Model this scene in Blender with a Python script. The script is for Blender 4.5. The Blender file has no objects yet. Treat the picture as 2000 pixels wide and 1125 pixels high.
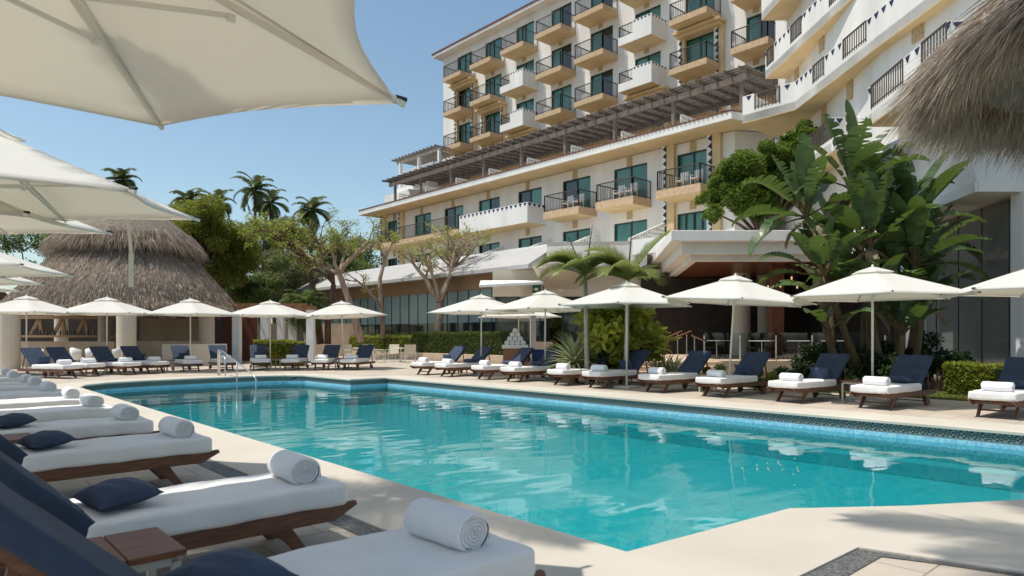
import bpy, bmesh, math, random
import numpy as np
from mathutils import Vector, Matrix
R = math.radians
random.seed(7)
C = bpy.context.scene.collection
# ---------------------------------------------------------------- camera, sky, sun
H = 1.4; F = 1333.0; Y0 = 655.0
A = R(42.0); CA, SA = math.cos(A), math.sin(A)
cam_d = bpy.data.cameras.new('camera'); cam = bpy.data.objects.new('camera', cam_d); C.objects.link(cam)
cam.location = (0, 0, H); cam.rotation_euler = (R(90), 0, -A)
cam_d.lens = 24.0; cam_d.sensor_width = 36.0; cam_d.shift_y = (Y0-562.5)/2000.0
cam_d.clip_start = 0.05; cam_d.clip_end = 3000
cam_d.dof.use_dof = True; cam_d.dof.focus_distance = 14.0; cam_d.dof.aperture_fstop = 3.2
bpy.context.scene.camera = cam
w = bpy.data.worlds.new('World'); bpy.context.scene.world = w; w.use_nodes = True
nt = w.node_tree; nt.nodes.clear()
sky = nt.nodes.new('ShaderNodeTexSky'); sky.sky_type = 'NISHITA'; sky.sun_disc = False
SUN_EL, SUN_AZ = 68.0, 150.0           # azimuth counter-clockwise from +X, where the sun stands
sky.sun_elevation = R(SUN_EL); sky.sun_rotation = R(90-SUN_AZ)
sky.altitude = 0; sky.air_density = 1.0; sky.dust_density = 1.3; sky.ozone_density = 0.7
bg = nt.nodes.new('ShaderNodeBackground'); bg.inputs[1].default_value = 0.115
wo = nt.nodes.new('ShaderNodeOutputWorld')
tint = nt.nodes.new('ShaderNodeMix'); tint.data_type = 'RGBA'; tint.blend_type = 'MULTIPLY'; tint.inputs[0].default_value = 1.0; tint.inputs[7].default_value = (0.93, 1.0, 0.93, 1)
nt.links.new(sky.outputs[0], tint.inputs[6]); nt.links.new(tint.outputs[2], bg.inputs[0]); nt.links.new(bg.outputs[0], wo.inputs[0])
sl = bpy.data.lights.new('sun', 'SUN'); so = bpy.data.objects.new('sun', sl); C.objects.link(so)
sl.energy = 3.0; sl.angle = R(0.53); sl.color = (1.0, 0.945, 0.86)
sd = Vector((math.cos(R(SUN_AZ))*math.cos(R(SUN_EL)), math.sin(R(SUN_AZ))*math.cos(R(SUN_EL)), math.sin(R(SUN_EL))))
so.rotation_euler = sd.to_track_quat('Z', 'Y').to_euler(); so.location = sd*60
vs = bpy.context.scene.view_settings
vs.view_transform = 'Standard'; vs.look = 'None'; vs.exposure = 0.52; vs.gamma = 1.0

# ---------------------------------------------------------------- helpers
def V(r, d, z=0.0): return Vector((CA*r+SA*d, -SA*r+CA*d, z))       # right / ahead of the viewpoint
def P(px, d, py=None, z=None):
    if z is None: z = H+(Y0-py)*d/F
    return V((px-1000)/F*d, d, z)
def G(px, py, z=0.0):
    return P(px, F*(H-z)/(py-Y0), z=z)
def YX(px, X):
    k = (px-1000)/F
    return X*(CA-SA*k)/(SA+CA*k)
class MB:
    def __init__(s): s.v = []; s.f = []; s.m = []
    def add(s, vs_, fs, mi=0):
        b = len(s.v); s.v += [tuple(v) for v in vs_]
        for f in fs: s.f.append(tuple(b+i for i in f)); s.m.append(mi)
        return s
    def box(s, c, d, rz=0.0, mi=0, rot=None):
        hx, hy, hz = d[0]/2, d[1]/2, d[2]/2
        M = rot if rot is not None else Matrix.Rotation(rz, 3, 'Z')
        c = Vector(c)
        vs_ = [c+M@Vector((x*hx, y*hy, z*hz)) for x in (-1, 1) for y in (-1, 1) for z in (-1, 1)]
        return s.add(vs_, [(0,1,3,2),(4,6,7,5),(0,4,5,1),(2,3,7,6),(0,2,6,4),(1,5,7,3)], mi)
    def bb(s, x0, x1, y0, y1, z0, z1, mi=0):
        return s.box(((x0+x1)/2, (y0+y1)/2, (z0+z1)/2), (abs(x1-x0), abs(y1-y0), abs(z1-z0)), mi=mi)
    def beam(s, p0, p1, w_, h_, mi=0, up=(0, 0, 1)):
        p0 = Vector(p0); p1 = Vector(p1); x = (p1-p0); L = x.length; x.normalize()
        u = Vector(up); y = u.cross(x)
        if y.length < 1e-4: y = Vector((0, 1, 0)).cross(x)
        y.normalize(); z = x.cross(y)
        M = Matrix((x, y, z)).transposed()
        return s.box((p0+p1)/2, (L, w_, h_), rot=M, mi=mi)
    def tube(s, pts, rad, n=8, mi=0, cap=True):
        pts = [Vector(p) for p in pts]
        if not isinstance(rad, (list, tuple)): rad = [rad]*len(pts)
        vs_ = []; up = Vector((0.13, 0.21, 1)).normalized(); prev = None
        for i, p in enumerate(pts):
            t = (pts[min(i+1, len(pts)-1)]-pts[max(i-1, 0)])
            if t.length < 1e-7: t = Vector((0, 0, 1))
            t.normalize()
            if prev is None:
                a = t.cross(up)
                if a.length < 0.05: a = t.cross(Vector((1, 0, 0)))
            else: a = prev-t*prev.dot(t)
            a.normalize(); prev = a; b = t.cross(a)
            for k in range(n):
                th = 2*math.pi*k/n
                vs_.append(p+(a*math.cos(th)+b*math.sin(th))*rad[i])
        fs = []
        for i in range(len(pts)-1):
            for k in range(n):
                k2 = (k+1) % n
                fs.append((i*n+k, i*n+k2, (i+1)*n+k2, (i+1)*n+k))
        if cap:
            fs.append(tuple(range(n-1, -1, -1))); fs.append(tuple((len(pts)-1)*n+k for k in range(n)))
        return s.add(vs_, fs, mi)
    def lathe(s, prof, c=(0, 0, 0), n=20, mi=0):
        vs_ = []
        for r, z in prof:
            for k in range(n):
                th = 2*math.pi*k/n
                vs_.append((c[0]+r*math.cos(th), c[1]+r*math.sin(th), c[2]+z))
        fs = []
        for i in range(len(prof)-1):
            for k in range(n):
                k2 = (k+1) % n; fs.append((i*n+k, i*n+k2, (i+1)*n+k2, (i+1)*n+k))
        fs.append(tuple(range(n-1, -1, -1))); fs.append(tuple((len(prof)-1)*n+k for k in range(n)))
        return s.add(vs_, fs, mi)
    def prism(s, poly, z0, z1, mi=0):
        n = len(poly)
        vs_ = [(p[0], p[1], z0) for p in poly]+[(p[0], p[1], z1) for p in poly]
        fs = [tuple(range(n-1, -1, -1)), tuple(range(n, 2*n))]+[(i, (i+1) % n, n+(i+1) % n, n+i) for i in range(n)]
        return s.add(vs_, fs, mi)
    def slab(s, quad, t, mi=0):                    # thick plate from a planar outline, t along -normal
        q = [Vector(p) for p in quad]; nrm = (q[1]-q[0]).cross(q[2]-q[0]).normalized()
        n = len(q); vs_ = q+[p-nrm*t for p in q]
        fs = [tuple(range(n)), tuple(range(2*n-1, n-1, -1))]+[(i, n+i, n+(i+1) % n, (i+1) % n) for i in range(n)]
        return s.add(vs_, fs, mi)
def link(name, mb, mats, parent=None, smooth=False, bevel=0.0, label=None, local=False, kind=None):
    me = bpy.data.meshes.new(name)
    off = Vector((0, 0, 0))
    if parent is not None and not local:
        q = parent
        while q is not None: off = off+Vector(q.location); q = q.parent
    if isinstance(mb, MB):
        vv = mb.v if local or parent is None else [(a-off.x, b-off.y, c-off.z) for a, b, c in mb.v]
        me.from_pydata(vv, [], mb.f)
        if len(set(mb.m)) > 1: me.polygons.foreach_set('material_index', mb.m)
    else:                                           # numpy quads / tris (verts, faces)
        vv, ff = mb; vv = np.asarray(vv, dtype=np.float32)
        if not local: vv = vv-np.array(off, dtype=np.float32)
        k = ff.shape[1]
        me.vertices.add(len(vv)); me.vertices.foreach_set('co', vv.ravel())
        me.loops.add(ff.size); me.loops.foreach_set('vertex_index', ff.ravel().astype(np.int32))
        me.polygons.add(len(ff)); me.polygons.foreach_set('loop_start', np.arange(0, ff.size, k, dtype=np.int32))
    if not isinstance(mats, (list, tuple)): mats = [mats]
    for m in mats: me.materials.append(m)
    if smooth: me.polygons.foreach_set('use_smooth', [True]*len(me.polygons))
    me.update(); me.validate()
    if isinstance(mb, MB):
        bm = bmesh.new(); bm.from_mesh(me); bmesh.ops.recalc_face_normals(bm, faces=bm.faces); bm.to_mesh(me); bm.free()
    o = bpy.data.objects.new(name, me); C.objects.link(o)
    if parent is not None: o.parent = parent
    if bevel:
        b = o.modifiers.new('bevel', 'BEVEL'); b.width = bevel; b.segments = 2; b.limit_method = 'ANGLE'
    if label: o['label'] = label
    if kind: o['kind'] = kind
    return o
def tag(o, label, cat, group=None):
    o['label'] = label; o['category'] = cat
    if group: o['group'] = group
    return o
def thing(name, label, cat, loc=(0, 0, 0), rz=0.0, group=None):
    o = bpy.data.objects.new(name, None); C.objects.link(o); o.location = loc; o.rotation_euler = (0, 0, rz)
    o.empty_display_size = 0.2
    return tag(o, label, cat, group)
def dup(o, loc=None, rz=None, label=None, parent=None, group=None, sc=None):
    c = o.copy(); C.objects.link(c)
    if loc is not None: c.location = loc
    if rz is not None: c.rotation_euler = (0, 0, rz)
    if sc is not None: c.scale = sc
    if parent is not None: c.parent = parent
    if label: c['label'] = label
    if group: c['group'] = group
    for ch in [x for x in bpy.data.objects if x.parent == o]: dup(ch, parent=c)
    return c
ORD = ['first', 'second', 'third', 'fourth', 'fifth', 'sixth', 'seventh', 'eighth', 'ninth', 'tenth', 'eleventh', 'twelfth', 'thirteenth', 'fourteenth', 'fifteenth', 'sixteenth']

# ---------------------------------------------------------------- materials
def mat(name, col, rough=0.7, var=0.0, scale=4.0, bump=0.0, bscale=None, spec=0.4, metal=0.0, col2=None,
        stretch=(1, 1, 1), trans=0.0, gen=False, detail=6.0, tcol=None, sheen=0.0):
    m = bpy.data.materials.new(name); m.use_nodes = True; N = m.node_tree.nodes; L = m.node_tree.links
    b = N['Principled BSDF']; b.inputs['Roughness'].default_value = rough; b.inputs['Metallic'].default_value = metal
    b.inputs['Specular IOR Level'].default_value = spec
    b.inputs['Base Color'].default_value = (*col, 1)
    if sheen: b.inputs['Sheen Weight'].default_value = sheen
    tc = N.new('ShaderNodeTexCoord'); mp = N.new('ShaderNodeMapping'); mp.inputs['Scale'].default_value = stretch
    L.new(tc.outputs['Generated' if gen else 'Object'], mp.inputs[0])
    if var or col2:
        n = N.new('ShaderNodeTexNoise'); n.inputs['Scale'].default_value = scale; n.inputs['Detail'].default_value = detail
        L.new(mp.outputs[0], n.inputs['Vector'])
        r = N.new('ShaderNodeMapRange'); r.inputs[1].default_value = 0.3; r.inputs[2].default_value = 0.7
        L.new(n.outputs[0], r.inputs[0])
        mx = N.new('ShaderNodeMix'); mx.data_type = 'RGBA'
        c2 = col2 if col2 else tuple(max(0, c*(1-var)) for c in col)
        mx.inputs[6].default_value = (*c2, 1); mx.inputs[7].default_value = (*(col if col2 else tuple(min(1, c*(1+var*0.5)) for c in col)), 1)
        L.new(r.outputs[0], mx.inputs[0]); L.new(mx.outputs[2], b.inputs['Base Color'])
    if bump:
        n2 = N.new('ShaderNodeTexNoise'); n2.inputs['Scale'].default_value = bscale or scale*4; n2.inputs['Detail'].default_value = 5
        L.new(mp.outputs[0], n2.inputs['Vector'])
        bp = N.new('ShaderNodeBump'); bp.inputs['Strength'].default_value = 1.0; bp.inputs['Distance'].default_value = bump
        L.new(n2.outputs[0], bp.inputs['Height']); L.new(bp.outputs[0], b.inputs['Normal'])
    if trans:
        t = N.new('ShaderNodeBsdfTranslucent'); t.inputs[0].default_value = (*(tcol or col), 1)
        ms = N.new('ShaderNodeMixShader'); ms.inputs[0].default_value = trans
        o = N['Material Output']; L.new(b.outputs[0], ms.inputs[1]); L.new(t.outputs[0], ms.inputs[2]); L.new(ms.outputs[0], o.inputs[0])
    return m
def leafmat(name, c1, c2, trans=0.35, rough=0.55, scale=1.2, tcol=None):
    m = mat(name, c1, rough, col2=c2, scale=scale, trans=trans, tcol=tcol or tuple(min(1, c*1.6) for c in c1), spec=0.35)
    N = m.node_tree.nodes; L = m.node_tree.links                      # every leaf a tone of its own
    g = N.new('ShaderNodeNewGeometry'); hs = N.new('ShaderNodeHueSaturation')
    mr = N.new('ShaderNodeMapRange'); mr.inputs[3].default_value = 0.6; mr.inputs[4].default_value = 1.35
    L.new(g.outputs['Random Per Island'], mr.inputs[0]); L.new(mr.outputs[0], hs.inputs['Value'])
    b = N['Principled BSDF']; src = b.inputs['Base Color'].links[0].from_socket
    L.new(src, hs.inputs['Color']); L.new(hs.outputs[0], b.inputs['Base Color'])
    return m
M = {}
M['stucco'] = mat('stucco', (0.82, 0.79, 0.745), 0.85, var=0.11, scale=0.9, stretch=(1, 1, .22), bump=0.004, bscale=18)
M['ochre'] = mat('ochre', (0.70, 0.52, 0.29), 0.85, var=0.12, scale=1.2, bump=0.003, bscale=20)
M['sandstone'] = mat('sandstone', (0.62, 0.46, 0.30), 0.85, col2=(0.50, 0.33, 0.19), scale=5, bump=0.006, bscale=25)
M['niche'] = mat('niche', (0.56, 0.41, 0.24), 0.9, var=0.25, scale=9, bump=0.01, bscale=20)
M['terracotta'] = mat('terracotta', (0.22, 0.09, 0.06), 0.8, var=0.4, scale=7)
M['rail'] = mat('railing_paint', (0.075, 0.058, 0.045), 0.5)
M['frame'] = mat('window_frame_bronze', (0.045, 0.05, 0.048), 0.4)
M['tile_blue'] = mat('blue_glazed_tile', (0.02, 0.022, 0.10), 0.25, var=0.3)
M['tile_black'] = mat('black_tile', (0.015, 0.014, 0.03), 0.35)
M['white'] = mat('white_paint', (0.80, 0.79, 0.77), 0.6, var=0.05, scale=2)
M['lavender'] = mat('pale_roof_coating', (0.42, 0.405, 0.395), 0.8, var=0.08, scale=0.8)
M['pergola'] = mat('weathered_wood', (0.18, 0.145, 0.125), 0.8, var=0.35, scale=3, bump=0.003)
M['pergola2'] = mat('grey_wood', (0.34, 0.30, 0.26), 0.8, var=0.3, scale=3)
M['pole'] = mat('cream_pole_paint', (0.68, 0.65, 0.58), 0.4, var=0.04)
M['teak'] = mat('teak', (0.20, 0.085, 0.045), 0.5, col2=(0.09, 0.038, 0.022), scale=6, stretch=(1.2, 9, 9), bump=0.002, bscale=20)
M['teak2'] = mat('teak_top', (0.25, 0.10, 0.045), 0.45, col2=(0.13, 0.052, 0.026), scale=5, stretch=(1.2, 12, 9), bump=0.002, bscale=20)
M['rubber'] = mat('rubber', (0.02, 0.018, 0.017), 0.7)
M['mattress'] = mat('white_cotton', (0.80, 0.78, 0.76), 0.9, var=0.06, scale=3, bump=0.022, bscale=5, sheen=0.1)
M['navy'] = mat('navy_canvas', (0.030, 0.050, 0.095), 0.85, var=0.25, scale=5, bump=0.005, bscale=30, sheen=0.03)
M['navy2'] = mat('navy_pillow', (0.032, 0.052, 0.10), 0.85, var=0.25, scale=6, bump=0.01, bscale=16, sheen=0.04)
M['towel'] = mat('terry_towel', (0.84, 0.83, 0.84), 0.95, var=0.04, scale=20, bump=0.006, bscale=160, sheen=0.4)
M['metal'] = mat('steel', (0.62, 0.62, 0.60), 0.22, metal=1.0)
M['beigemetal'] = mat('beige_metal', (0.56, 0.52, 0.44), 0.45)
M['creamchair'] = mat('cream_mesh_weave', (0.62, 0.55, 0.42), 0.7, var=0.1, scale=40)
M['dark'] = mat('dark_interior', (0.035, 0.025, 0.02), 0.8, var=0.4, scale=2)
M['brown'] = mat('brown_panel', (0.16, 0.055, 0.03), 0.6, var=0.3, scale=3, stretch=(6, 6, 1))
M['woodsoffit'] = mat('wood_soffit', (0.22, 0.075, 0.035), 0.35, col2=(0.10, 0.035, 0.02), scale=2.2, stretch=(1, 8, 1))
M['woodband'] = mat('tan_wood_cladding', (0.40, 0.25, 0.14), 0.7, col2=(0.33, 0.20, 0.11), scale=3, stretch=(1, 6, 0.6))
M['tanwall'] = mat('tan_plaster', (0.56, 0.42, 0.30), 0.9, var=0.15, scale=2)
M['cream'] = mat('cream_plaster', (0.62, 0.54, 0.43), 0.85, var=0.08, scale=1)
M['bark'] = mat('bark', (0.24, 0.155, 0.11), 0.9, col2=(0.48, 0.37, 0.29), scale=4, stretch=(1, 1, 0.4), bump=0.02, bscale=10)
M['barkd'] = mat('dark_bark', (0.09, 0.055, 0.04), 0.9, col2=(0.18, 0.11, 0.075), scale=4, stretch=(1, 1, 0.4), bump=0.02, bscale=10)
M['palmtrunk'] = mat('palm_trunk', (0.24, 0.20, 0.155), 0.9, col2=(0.12, 0.095, 0.07), scale=3, stretch=(1, 1, 4), bump=0.02, bscale=9)
M['pale_trunk'] = mat('pale_palm_trunk', (0.48, 0.44, 0.36), 0.85, col2=(0.33, 0.29, 0.23), scale=3, stretch=(1, 1, 4))
M['stem'] = mat('banana_stem', (0.13, 0.10, 0.035), 0.7, col2=(0.08, 0.04, 0.022), scale=3, stretch=(2, 2, 0.6), bump=0.01)
M['lime'] = leafmat('lime_leaf', (0.25, 0.29, 0.05), (0.16, 0.20, 0.04), 0.45)
M['tree_y'] = leafmat('yellow_green_leaf', (0.21, 0.225, 0.032), (0.075, 0.10, 0.018), 0.4, scale=0.5)
M['tree_g'] = leafmat('mid_green_leaf', (0.14, 0.19, 0.05), (0.06, 0.10, 0.03), 0.35, scale=0.5)
M['tree_o'] = leafmat('olive_leaf', (0.19, 0.19, 0.085), (0.09, 0.10, 0.045), 0.3, scale=0.5)
M['ficus'] = leafmat('ficus_leaf', (0.13, 0.19, 0.025), (0.05, 0.10, 0.015), 0.35, scale=1.0)
M['hedge'] = leafmat('hedge_leaf', (0.10, 0.135, 0.02), (0.035, 0.055, 0.01), 0.3, scale=1.5)
M['hedge_y'] = leafmat('bright_hedge_leaf', (0.26, 0.28, 0.03), (0.10, 0.14, 0.02), 0.3, scale=1.5)
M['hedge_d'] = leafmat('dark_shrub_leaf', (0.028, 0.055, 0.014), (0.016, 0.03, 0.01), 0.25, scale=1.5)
M['banana'] = leafmat('banana_leaf', (0.11, 0.165, 0.065), (0.045, 0.085, 0.032), 0.3, 0.34, scale=1.1, tcol=(0.13, 0.20, 0.03))
M['banana_dry'] = leafmat('dry_banana_leaf', (0.34, 0.29, 0.18), (0.20, 0.15, 0.08), 0.3, 0.6, scale=3)
M['palm'] = leafmat('palm_leaf', (0.085, 0.11, 0.035), (0.04, 0.055, 0.02), 0.3, 0.45)
M['palm_y'] = leafmat('yellow_green_palm_leaf', (0.24, 0.27, 0.08), (0.09, 0.13, 0.035), 0.3, 0.4)  # lighter yellow-green leaf colour of the feather palms
M['palm_d'] = leafmat('dark_palm_leaf', (0.14, 0.17, 0.06), (0.07, 0.10, 0.035), 0.2, 0.45)
M['agave'] = leafmat('variegated_leaf', (0.42, 0.44, 0.24), (0.16, 0.22, 0.09), 0.2, 0.5, scale=5)
M['pothos'] = leafmat('croton_leaf', (0.46, 0.46, 0.08), (0.06, 0.12, 0.02), 0.3, 0.4, scale=1.8)
M['flower'] = mat('red_petal', (0.5, 0.04, 0.03), 0.6)
M['glass_t'] = mat('teal_curtained_glass', (0.045, 0.19, 0.155), 0.15, var=0.25, scale=1.5, spec=0.8)
M['glass_l'] = mat('pale_curtained_glass', (0.10, 0.27, 0.23), 0.2, var=0.2, scale=2, stretch=(8, 8, .5), spec=0.7)
M['glass_d'] = mat('dark_glass', (0.012, 0.03, 0.032), 0.05, spec=0.9)
M['frost'] = mat('frosted_blind_glass', (0.30, 0.39, 0.38), 0.25, var=0.15, scale=0.5, spec=0.7)
M['greyglass'] = mat('grey_folding_glass', (0.17, 0.185, 0.17), 0.12, var=0.12, scale=0.4, spec=0.7)
M['bluebin'] = mat('blue_plastic', (0.012, 0.04, 0.16), 0.5)
M['black'] = mat('black_metal', (0.012, 0.012, 0.012), 0.45)
M['thatch'] = mat('thatch', (0.33, 0.275, 0.22), 0.95, col2=(0.16, 0.125, 0.095), scale=9, stretch=(1, 1, 1), bump=0.03, bscale=30)
M['straw'] = leafmat('straw_blade', (0.48, 0.39, 0.31), (0.22, 0.165, 0.125), 0.12, 0.8, scale=3)
M['grass'] = leafmat('grass_blade', (0.16, 0.19, 0.04), (0.10, 0.13, 0.03), 0.3, 0.7)
M['soil'] = mat('soil', (0.10, 0.07, 0.045), 0.95, var=0.4, scale=3, bump=0.02)
M['canvas'] = mat('canopy_canvas', (0.82, 0.81, 0.775), 0.85, var=0.03, scale=1.5, trans=0.42, tcol=(0.84, 0.80, 0.70), bump=0.004, bscale=3)

def canvas_cov(m):
    pass
# glass for balustrades: clear, weakly reflecting
def clearglass():
    m = bpy.data.materials.new('clear_glass'); m.use_nodes = True; N = m.node_tree.nodes; L = m.node_tree.links
    N.remove(N['Principled BSDF']); o = N['Material Output']
    t = N.new('ShaderNodeBsdfTransparent'); t.inputs[0].default_value = (0.82, 0.88, 0.86, 1)
    g = N.new('ShaderNodeBsdfGlossy'); g.inputs['Roughness'].default_value = 0.02
    fr = N.new('ShaderNodeFresnel'); fr.inputs[0].default_value = 1.7
    ms = N.new('ShaderNodeMixShader'); L.new(fr.outputs[0], ms.inputs[0]); L.new(t.outputs[0], ms.inputs[1]); L.new(g.outputs[0], ms.inputs[2])
    L.new(ms.outputs[0], o.inputs[0]); return m
M['clear'] = clearglass()
def water_mat():
    m = bpy.data.materials.new('pool_water'); m.use_nodes = True; N = m.node_tree.nodes; L = m.node_tree.links
    N.remove(N['Principled BSDF']); o = N['Material Output']
    tc = N.new('ShaderNodeTexCoord'); mp = N.new('ShaderNodeMapping'); mp.inputs['Rotation'].default_value = (0, 0, A)
    mp.inputs['Scale'].default_value = (0.8, 1.6, 1)
    L.new(tc.outputs['Object'], mp.inputs[0])
    n1 = N.new('ShaderNodeTexNoise'); n1.inputs['Scale'].default_value = 1.3; n1.inputs['Detail'].default_value = 1.0
    n2 = N.new('ShaderNodeTexNoise'); n2.inputs['Scale'].default_value = 7.0; n2.inputs['Detail'].default_value = 4.0
    # calm and ruffled patches
    n3 = N.new('ShaderNodeTexNoise'); n3.inputs['Scale'].default_value = 0.45; n3.inputs['Detail'].default_value = 2.0
    for n in (n1, n2, n3): L.new(mp.outputs[0], n.inputs['Vector'])
    mr = N.new('ShaderNodeMapRange'); mr.inputs[1].default_value = 0.42; mr.inputs[2].default_value = 0.62; mr.inputs[3].default_value = 0.35
    L.new(n3.outputs[0], mr.inputs[0])
    mu = N.new('ShaderNodeMath'); mu.operation = 'MULTIPLY'; L.new(n2.outputs[0], mu.inputs[0]); L.new(mr.outputs[0], mu.inputs[1])
    m3 = N.new('ShaderNodeMath'); m3.operation = 'MULTIPLY_ADD'; m3.inputs[1].default_value = 0.10; L.new(mu.outputs[0], m3.inputs[0]); L.new(n1.outputs[0], m3.inputs[2])
    bp = N.new('ShaderNodeBump'); bp.inputs['Distance'].default_value = 0.010; L.new(m3.outputs[0], bp.inputs['Height'])
    t = N.new('ShaderNodeBsdfTransparent'); t.inputs[0].default_value = (0.33, 0.88, 0.89, 1)
    g = N.new('ShaderNodeBsdfGlossy'); g.inputs['Roughness'].default_value = 0.0
    L.new(bp.outputs[0], g.inputs['Normal'])
    fr = N.new('ShaderNodeFresnel'); fr.inputs[0].default_value = 1.7; L.new(bp.outputs[0], fr.inputs['Normal'])
    ms = N.new('ShaderNodeMixShader'); L.new(fr.outputs[0], ms.inputs[0]); L.new(t.outputs[0], ms.inputs[1]); L.new(g.outputs[0], ms.inputs[2])
    L.new(ms.outputs[0], o.inputs[0]); return m
M['water'] = water_mat()
def node_mat(name, rough=0.8):
    m = bpy.data.materials.new(name); m.use_nodes = True; N = m.node_tree.nodes; L = m.node_tree.links
    b = N['Principled BSDF']; b.inputs['Roughness'].default_value = rough
    return m, N, L, b
def paving(name, c1, c2, mortar, sx, sy, rz=0.0, gap=0.006):
    m, N, L, b = node_mat(name, 0.8)
    tc = N.new('ShaderNodeTexCoord'); mp = N.new('ShaderNodeMapping'); mp.inputs['Rotation'].default_value = (0, 0, rz)
    L.new(tc.outputs['Object'], mp.inputs[0])
    br = N.new('ShaderNodeTexBrick'); br.inputs['Scale'].default_value = 1.0; br.inputs['Brick Width'].default_value = sx; br.inputs['Row Height'].default_value = sy
    br.inputs['Mortar Size'].default_value = gap; br.inputs['Mortar Smooth'].default_value = 0.3; br.inputs['Bias'].default_value = 0.0
    br.inputs['Color1'].default_value = (*c1, 1); br.inputs['Color2'].default_value = (*c2, 1); br.inputs['Mortar'].default_value = (*mortar, 1)
    L.new(mp.outputs[0], br.inputs['Vector'])
    n = N.new('ShaderNodeTexNoise'); n.inputs['Scale'].default_value = 1.3; n.inputs['Detail'].default_value = 8; L.new(tc.outputs['Object'], n.inputs['Vector'])
    mr = N.new('ShaderNodeMapRange'); mr.inputs[1].default_value = 0.3; mr.inputs[2].default_value = 0.7; mr.inputs[3].default_value = 0.82; mr.inputs[4].default_value = 1.06
    L.new(n.outputs[0], mr.inputs[0])
    hs = N.new('ShaderNodeHueSaturation'); L.new(br.outputs[0], hs.inputs['Color']); L.new(mr.outputs[0], hs.inputs['Value']); L.new(hs.outputs[0], b.inputs['Base Color'])
    bp = N.new('ShaderNodeBump'); bp.inputs['Distance'].default_value = 0.003; bp.invert = True; L.new(br.outputs['Fac'], bp.inputs['Height']); L.new(bp.outputs[0], b.inputs['Normal'])
    return m
M['paving'] = paving('limestone_paving', (0.50, 0.43, 0.35), (0.465, 0.395, 0.315), (0.27, 0.225, 0.18), 0.9, 0.45)
M['coping'] = mat('cast_stone_coping', (0.57, 0.52, 0.44), 0.75, col2=(0.49, 0.44, 0.365), scale=0.7, detail=12, bump=0.0015, bscale=60)
def pebble():
    m, N, L, b = node_mat('dark_pebble_strip', 0.7)
    tc = N.new('ShaderNodeTexCoord'); v = N.new('ShaderNodeTexVoronoi'); v.inputs['Scale'].default_value = 70
    L.new(tc.outputs['Object'], v.inputs['Vector']); cr = N.new('ShaderNodeValToRGB'); L.new(v.outputs['Color'], cr.inputs[0])
    cr.color_ramp.elements[0].color = (0.03, 0.03, 0.032, 1); cr.color_ramp.elements[1].color = (0.20, 0.19, 0.18, 1)
    L.new(cr.outputs[0], b.inputs['Base Color']); bp = N.new('ShaderNodeBump'); bp.inputs['Distance'].default_value = 0.004; bp.invert = True
    L.new(v.outputs['Distance'], bp.inputs['Height']); L.new(bp.outputs[0], b.inputs['Normal']); return m
M['pebble'] = pebble()
def mosaic(name, c1, c2, sc=30.0, rough=0.3):
    m, N, L, b = node_mat(name, rough)
    tc = N.new('ShaderNodeTexCoord'); v = N.new('ShaderNodeTexVoronoi'); v.inputs['Scale'].default_value = sc; v.inputs['Randomness'].default_value = 0.0
    L.new(tc.outputs['Object'], v.inputs['Vector']); mx = N.new('ShaderNodeMix'); mx.data_type = 'RGBA'
    mx.inputs[6].default_value = (*c1, 1); mx.inputs[7].default_value = (*c2, 1)
    sp = N.new('ShaderNodeSeparateColor'); L.new(v.outputs['Color'], sp.inputs[0])
    L.new(sp.outputs[0], mx.inputs[0]); L.new(mx.outputs[2], b.inputs['Base Color']); return m
M['mosaic'] = mosaic('pool_mosaic', (0.14, 0.42, 0.475), (0.19, 0.50, 0.55), 12.0)
M['mosaic_l'] = mosaic('waterline_mosaic', (0.16, 0.42, 0.58), (0.34, 0.62, 0.74), 34.0)
def deco():
    # patterned ceramic frieze: repeating hearts-and-leaves like dark motif on grey-green glaze
    m, N, L, b = node_mat('patterned_ceramic_frieze', 0.25)
    tc = N.new('ShaderNodeTexCoord'); sp = N.new('ShaderNodeSeparateXYZ'); L.new(tc.outputs['Object'], sp.inputs[0])
    def mt(op, a, c=None, c2=None):
        n = N.new('ShaderNodeMath'); n.operation = op
        for i, x in enumerate((a, c, c2)):
            if x is None: continue
            if isinstance(x, (int, float)): n.inputs[i].default_value = x
            else: L.new(x, n.inputs[i])
        return n.outputs[0]
    u = mt('ADD', sp.outputs[0], sp.outputs[1]); z = sp.outputs[2]
    T = 0.14
    fu = mt('SUBTRACT', mt('FRACT', mt('DIVIDE', u, T)), 0.5); fz = mt('DIVIDE', mt('ADD', z, 0.105), T)
    rr = mt('SQRT', mt('ADD', mt('POWER', mt('ABSOLUTE', fu), 2.0), mt('POWER', mt('ABSOLUTE', fz), 2.0)))
    ring = mt('LESS_THAN', mt('ABSOLUTE', mt('SUBTRACT', rr, 0.24)), 0.055)
    ang = mt('ARCTAN2', fu, fz); pet = mt('GREATER_THAN', mt('SINE', mt('MULTIPLY', ang, 6.0)), 0.15)
    outer = mt('MULTIPLY', mt('GREATER_THAN', rr, 0.34), pet)
    outer = mt('MULTIPLY', outer, mt('LESS_THAN', mt('ABSOLUTE', fz), 0.42))
    dot = mt('LESS_THAN', rr, 0.09)
    f = mt('MAXIMUM', mt('MAXIMUM', ring, outer), dot)
    edge = mt('GREATER_THAN', mt('ABSOLUTE', fz), 0.5)
    mx = N.new('ShaderNodeMix'); mx.data_type = 'RGBA'; mx.inputs[6].default_value = (0.16, 0.21, 0.20, 1); mx.inputs[7].default_value = (0.018, 0.028, 0.04, 1)
    L.new(f, mx.inputs[0]); m2 = N.new('ShaderNodeMix'); m2.data_type = 'RGBA'; L.new(mx.outputs[2], m2.inputs[6]); m2.inputs[7].default_value = (0.13, 0.15, 0.17, 1)
    L.new(edge, m2.inputs[0]); L.new(m2.outputs[2], b.inputs['Base Color']); return m
M['deco'] = deco()

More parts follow.
